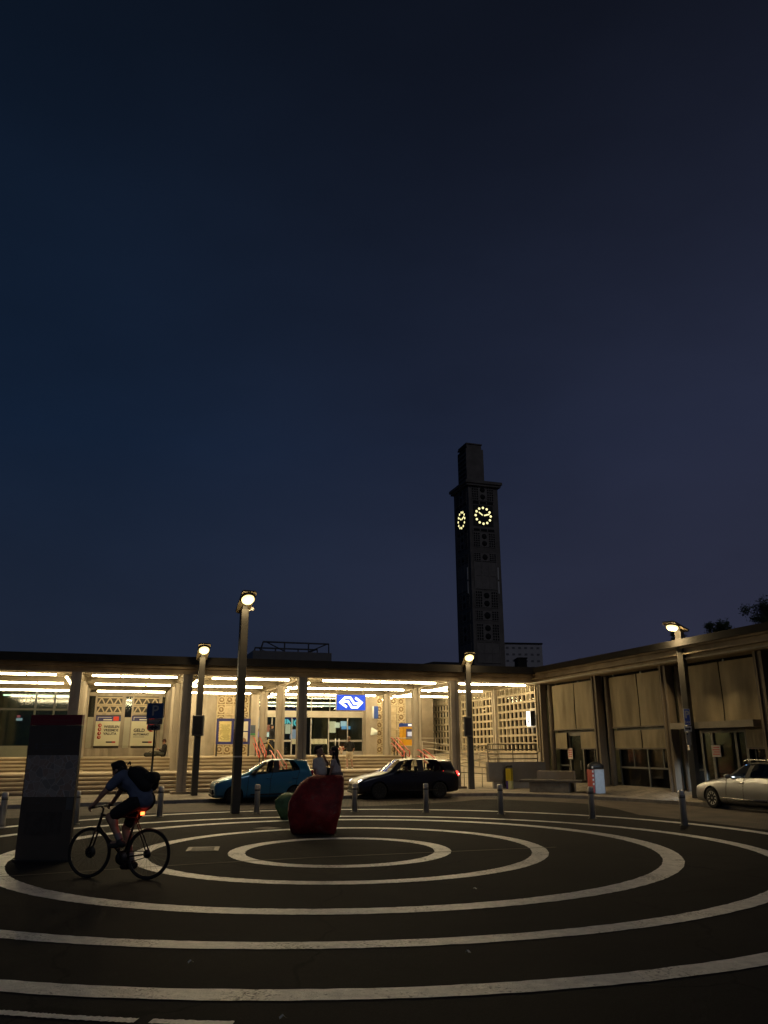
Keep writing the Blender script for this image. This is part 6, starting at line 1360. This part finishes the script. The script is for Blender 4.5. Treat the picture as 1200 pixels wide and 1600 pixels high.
# second bicycle and its owner behind the column at the doors
P = W(8.55, 44.9, ZF); ang2 = PHI+R(205); Mb2 = frame(P, ang2)
bicycle('bicycle', 'pale yellow bicycle standing on the terrace partly behind a column', Mb2, .98, mat('pale_yellow_frame', (.5,.36,.12), .5), False, 30, 'bicycles', P, ang2)
S0 = W(8.15, 45.5, ZF); t = thing('person', 'person in a dark top standing with the yellow bicycle behind a column', 'person', S0, PHI)
def wl(r_, f_, z_): return S0 + E1*r_ + E2*f_ + Vector((0,0,z_))
pr = []; hd = wl(.0,-.02,1.56); P_, Mx = head(pr, hd, E1*.9-E2*.3, (0,0,1), .97)
limb(pr, wl(0,0,.90), wl(0,0,1.12), wl(0,0,1.34), .125, .115, .12); pr.append(('c', wl(0,0,1.36), hd+Vector((0,0,-.06)), .05, .05))
for f_ in (-.18,.18):
    a_, b_, c_ = wl(.0,f_,1.34), wl(.12,f_*1.1,1.10), wl(.32,f_,1.04); limb(pr, a_, b_, c_, .05, .04, .027); hand(pr, c_, E1*.9+Vector((0,0,-.3)), (0,0,1), .8)
    limb(pr, wl(0,f_*.5,.88), wl(.03,f_*.55,.48), wl(-.02,f_*.55,.09), .085, .058, .04); pr.append(('c', wl(-.02,f_*.55,.06), wl(.13,f_*.55,.035), .036, .03))
fuse('body', pr, SKIN, t, .013)
pr = [('c', wl(0,0,.92), wl(0,0,1.12), .145, .135), ('c', wl(0,0,1.12), wl(0,0,1.33), .135, .14)]
for f_ in (-.18,.18): pr += [('c', wl(0,f_,1.34), wl(.12,f_*1.1,1.10), .07, .055), ('c', wl(.12,f_*1.1,1.10), wl(.27,f_,1.05), .055, .042)]
fuse('sweater', pr, mat('dark_sweater', (.014,.014,.018), .9), t, .015)
pr = []
for f_ in (-.18,.18): pr += [('c', wl(0,f_*.5,.88), wl(.03,f_*.55,.48), .105, .078), ('c', wl(.03,f_*.55,.48), wl(-.02,f_*.55,.10), .078, .062)]
fuse('trousers', pr, mat('dark_jeans', (.02,.022,.03), .9), t, .015)
fuse('hair', [('e', P_(0,-.02,.045), (.084,.104,.084), Mx), ('e', P_(0,-.07,-.02), (.08,.06,.10), Mx)], mat('dark_hair', (.02,.014,.01), .7), t, .012)
# people inside the black car
def passenger(x_, y_, lab, cap=False):
    c = M2 @ Vector((x_, y_, 1.20)); t = thing('person', lab, 'person', M2 @ Vector((x_, y_, .45)), PHI); f = M2.to_3x3() @ Vector((-1,0,0)); L_ = M2.to_3x3() @ Vector((0,1,0)); pr = []
    P_, Mx = head(pr, c, f, (0,0,1), .97); q = lambda a, b_, z: M2 @ Vector((x_+a, y_+b_, z))
    limb(pr, q(.02,0,.50), q(.07,0,.72), q(.06,0,.94), .14, .125, .12); pr += [('c', q(.05,0,.98), c+Vector((0,0,-.06)), .052, .05), ('c', q(.06,-.17,.93), q(.06,.17,.93), .055, .055)]
    for sg in (-1,1):
        limb(pr, q(.05,sg*.19,.93), q(-.10,sg*.22,.72), q(-.34,sg*.15,.82), .05, .038, .027); hand(pr, q(-.34,sg*.15,.82), f+Vector((0,0,.3)), (0,0,1), .8)
        limb(pr, q(0,sg*.1,.48), q(-.42,sg*.12,.55), q(-.62,sg*.12,.28), .085, .06, .04)
    fuse('body', pr, mat('shadowed_skin_tone', (.20,.12,.085), .6), t, .014)
    pr = []; limb(pr, q(.02,0,.52), q(.07,0,.72), q(.06,0,.92), .16, .145, .14)
    for sg in (-1,1): pr += [('c', q(.05,sg*.19,.93), q(-.08,sg*.22,.74), .07, .06)]
    fuse('shirt', pr, mat('dark_shirt', (.02,.02,.022), .9), t, .016)
    fuse('hair', [('e', P_(0,-.015,.05), (.086,.106,.084), Mx), ('e', P_(0,-.06,-.01), (.08,.06,.08), Mx)], mat('dark_hair', (.02,.014,.01), .7), t, .013)
    if cap: fuse('cap', [('e', P_(0,-.005,.065), (.090,.110,.075), Mx), ('c', P_(0,.08,.055), P_(0,.17,.045), .035, .03)], mat('dark_cap', (.012,.012,.014), .9), t, .013)
passenger(S2[6][1]*L2-.33, -.36, 'driver in a dark peaked cap seated in the black car', True)
passenger(S2[8][1]*L2-.33, .30, 'passenger seated in the back of the black car')

# ================================================================== WORLD, CAMERA, RENDER SETTINGS
w = bpy.data.worlds.new('World'); SC.world = w; w.use_nodes = True; nt = w.node_tree; N = nt.nodes; L = nt.links; bg = N['Background']
sky = N.new('ShaderNodeTexSky'); sky.sky_type = 'NISHITA'; sky.sun_disc = False; sky.sun_elevation = R(-4); sky.sun_rotation = R(215); sky.air_density = 1.4; sky.dust_density = 2
tc = N.new('ShaderNodeTexCoord'); sp = N.new('ShaderNodeSeparateXYZ'); L.new(tc.outputs['Generated'], sp.inputs[0])
mrz = N.new('ShaderNodeMapRange'); mrz.inputs['From Min'].default_value = .0; mrz.inputs['From Max'].default_value = .80; L.new(sp.outputs['Z'], mrz.inputs['Value'])
cl_ = N.new('ShaderNodeValToRGB'); e = cl_.color_ramp.elements; e[0].color = (.0140,.0190,.0345,1); e[1].color = (.0026,.0052,.0110,1); q = e.new(.45); q.color = (.0056,.0132,.0325,1); L.new(mrz.outputs[0], cl_.inputs['Fac'])
cr_ = N.new('ShaderNodeValToRGB'); e = cr_.color_ramp.elements; e[0].color = (.0235,.0245,.0430,1); e[1].color = (.0052,.0066,.0125,1); q = e.new(.45); q.color = (.0165,.0205,.0425,1); L.new(mrz.outputs[0], cr_.inputs['Fac'])
mrx = N.new('ShaderNodeMapRange'); mrx.interpolation_type = 'SMOOTHSTEP'; mrx.inputs['From Min'].default_value = -.45; mrx.inputs['From Max'].default_value = .5; L.new(sp.outputs['X'], mrx.inputs['Value'])
mx = N.new('ShaderNodeMix'); mx.data_type = 'RGBA'; L.new(mrx.outputs[0], mx.inputs[0]); L.new(cl_.outputs['Color'], mx.inputs[6]); L.new(cr_.outputs['Color'], mx.inputs[7])
nz = N.new('ShaderNodeTexNoise'); nz.inputs['Scale'].default_value = 1.5; nz.inputs['Detail'].default_value = 5; mpz = N.new('ShaderNodeMapping'); mpz.inputs['Scale'].default_value = (1,1,2.4); L.new(tc.outputs['Generated'], mpz.inputs['Vector']); L.new(mpz.outputs['Vector'], nz.inputs['Vector'])
mrn = N.new('ShaderNodeMapRange'); mrn.inputs['From Min'].default_value = .3; mrn.inputs['From Max'].default_value = .7; mrn.inputs['To Min'].default_value = .78; mrn.inputs['To Max'].default_value = 1.22; L.new(nz.outputs['Fac'], mrn.inputs['Value'])
m2_ = N.new('ShaderNodeMix'); m2_.data_type = 'RGBA'; m2_.blend_type = 'MULTIPLY'; m2_.inputs[0].default_value = 1; L.new(mx.outputs[2], m2_.inputs[6]); L.new(mrn.outputs[0], m2_.inputs[7])
bg2 = N.new('ShaderNodeBackground'); L.new(m2_.outputs[2], bg2.inputs['Color']); bg2.inputs['Strength'].default_value = 1
L.new(sky.outputs['Color'], bg.inputs['Color']); bg.inputs['Strength'].default_value = .015
ads = N.new('ShaderNodeAddShader'); L.new(bg.outputs[0], ads.inputs[0]); L.new(bg2.outputs[0], ads.inputs[1]); L.new(ads.outputs[0], N['World Output'].inputs['Surface'])
sd = bpy.data.lights.new('rear_fill_light', 'SUN'); sd.energy = .12; sd.angle = R(14); sd.color = (.92,.95,1); so = bpy.data.objects.new('rear_fill_light', sd); COL.objects.link(so); so.rotation_euler = (R(52), 0, R(18))  # added fill from behind the camera, standing in for unseen street lamps
cam = bpy.data.cameras.new('camera'); co = bpy.data.objects.new('camera', cam); COL.objects.link(co); SC.camera = co
cam.sensor_fit = 'VERTICAL'; cam.sensor_height = 24; cam.lens = 24*F/1600; cam.clip_start = .1; cam.clip_end = 3000
co.matrix_world = Matrix.Translation(EYE) @ Matrix((RI, UPV, -FW)).transposed().to_4x4()
SC.render.engine = 'CYCLES'; SC.cycles.use_denoising = True; SC.cycles.use_light_tree = True; SC.cycles.max_bounces = 7; SC.cycles.diffuse_bounces = 3; SC.cycles.glossy_bounces = 4; SC.cycles.transparent_max_bounces = 16
SC.cycles.sample_clamp_indirect = 4; SC.cycles.caustics_reflective = False; SC.cycles.caustics_refractive = False
SC.view_settings.view_transform = 'Standard'; SC.view_settings.look = 'None'; SC.view_settings.gamma = 1; SC.view_settings.exposure = 0; SC.view_settings.use_curve_mapping = False
SC.render.resolution_x = 768; SC.render.resolution_y = 1024; SC.render.film_transparent = False
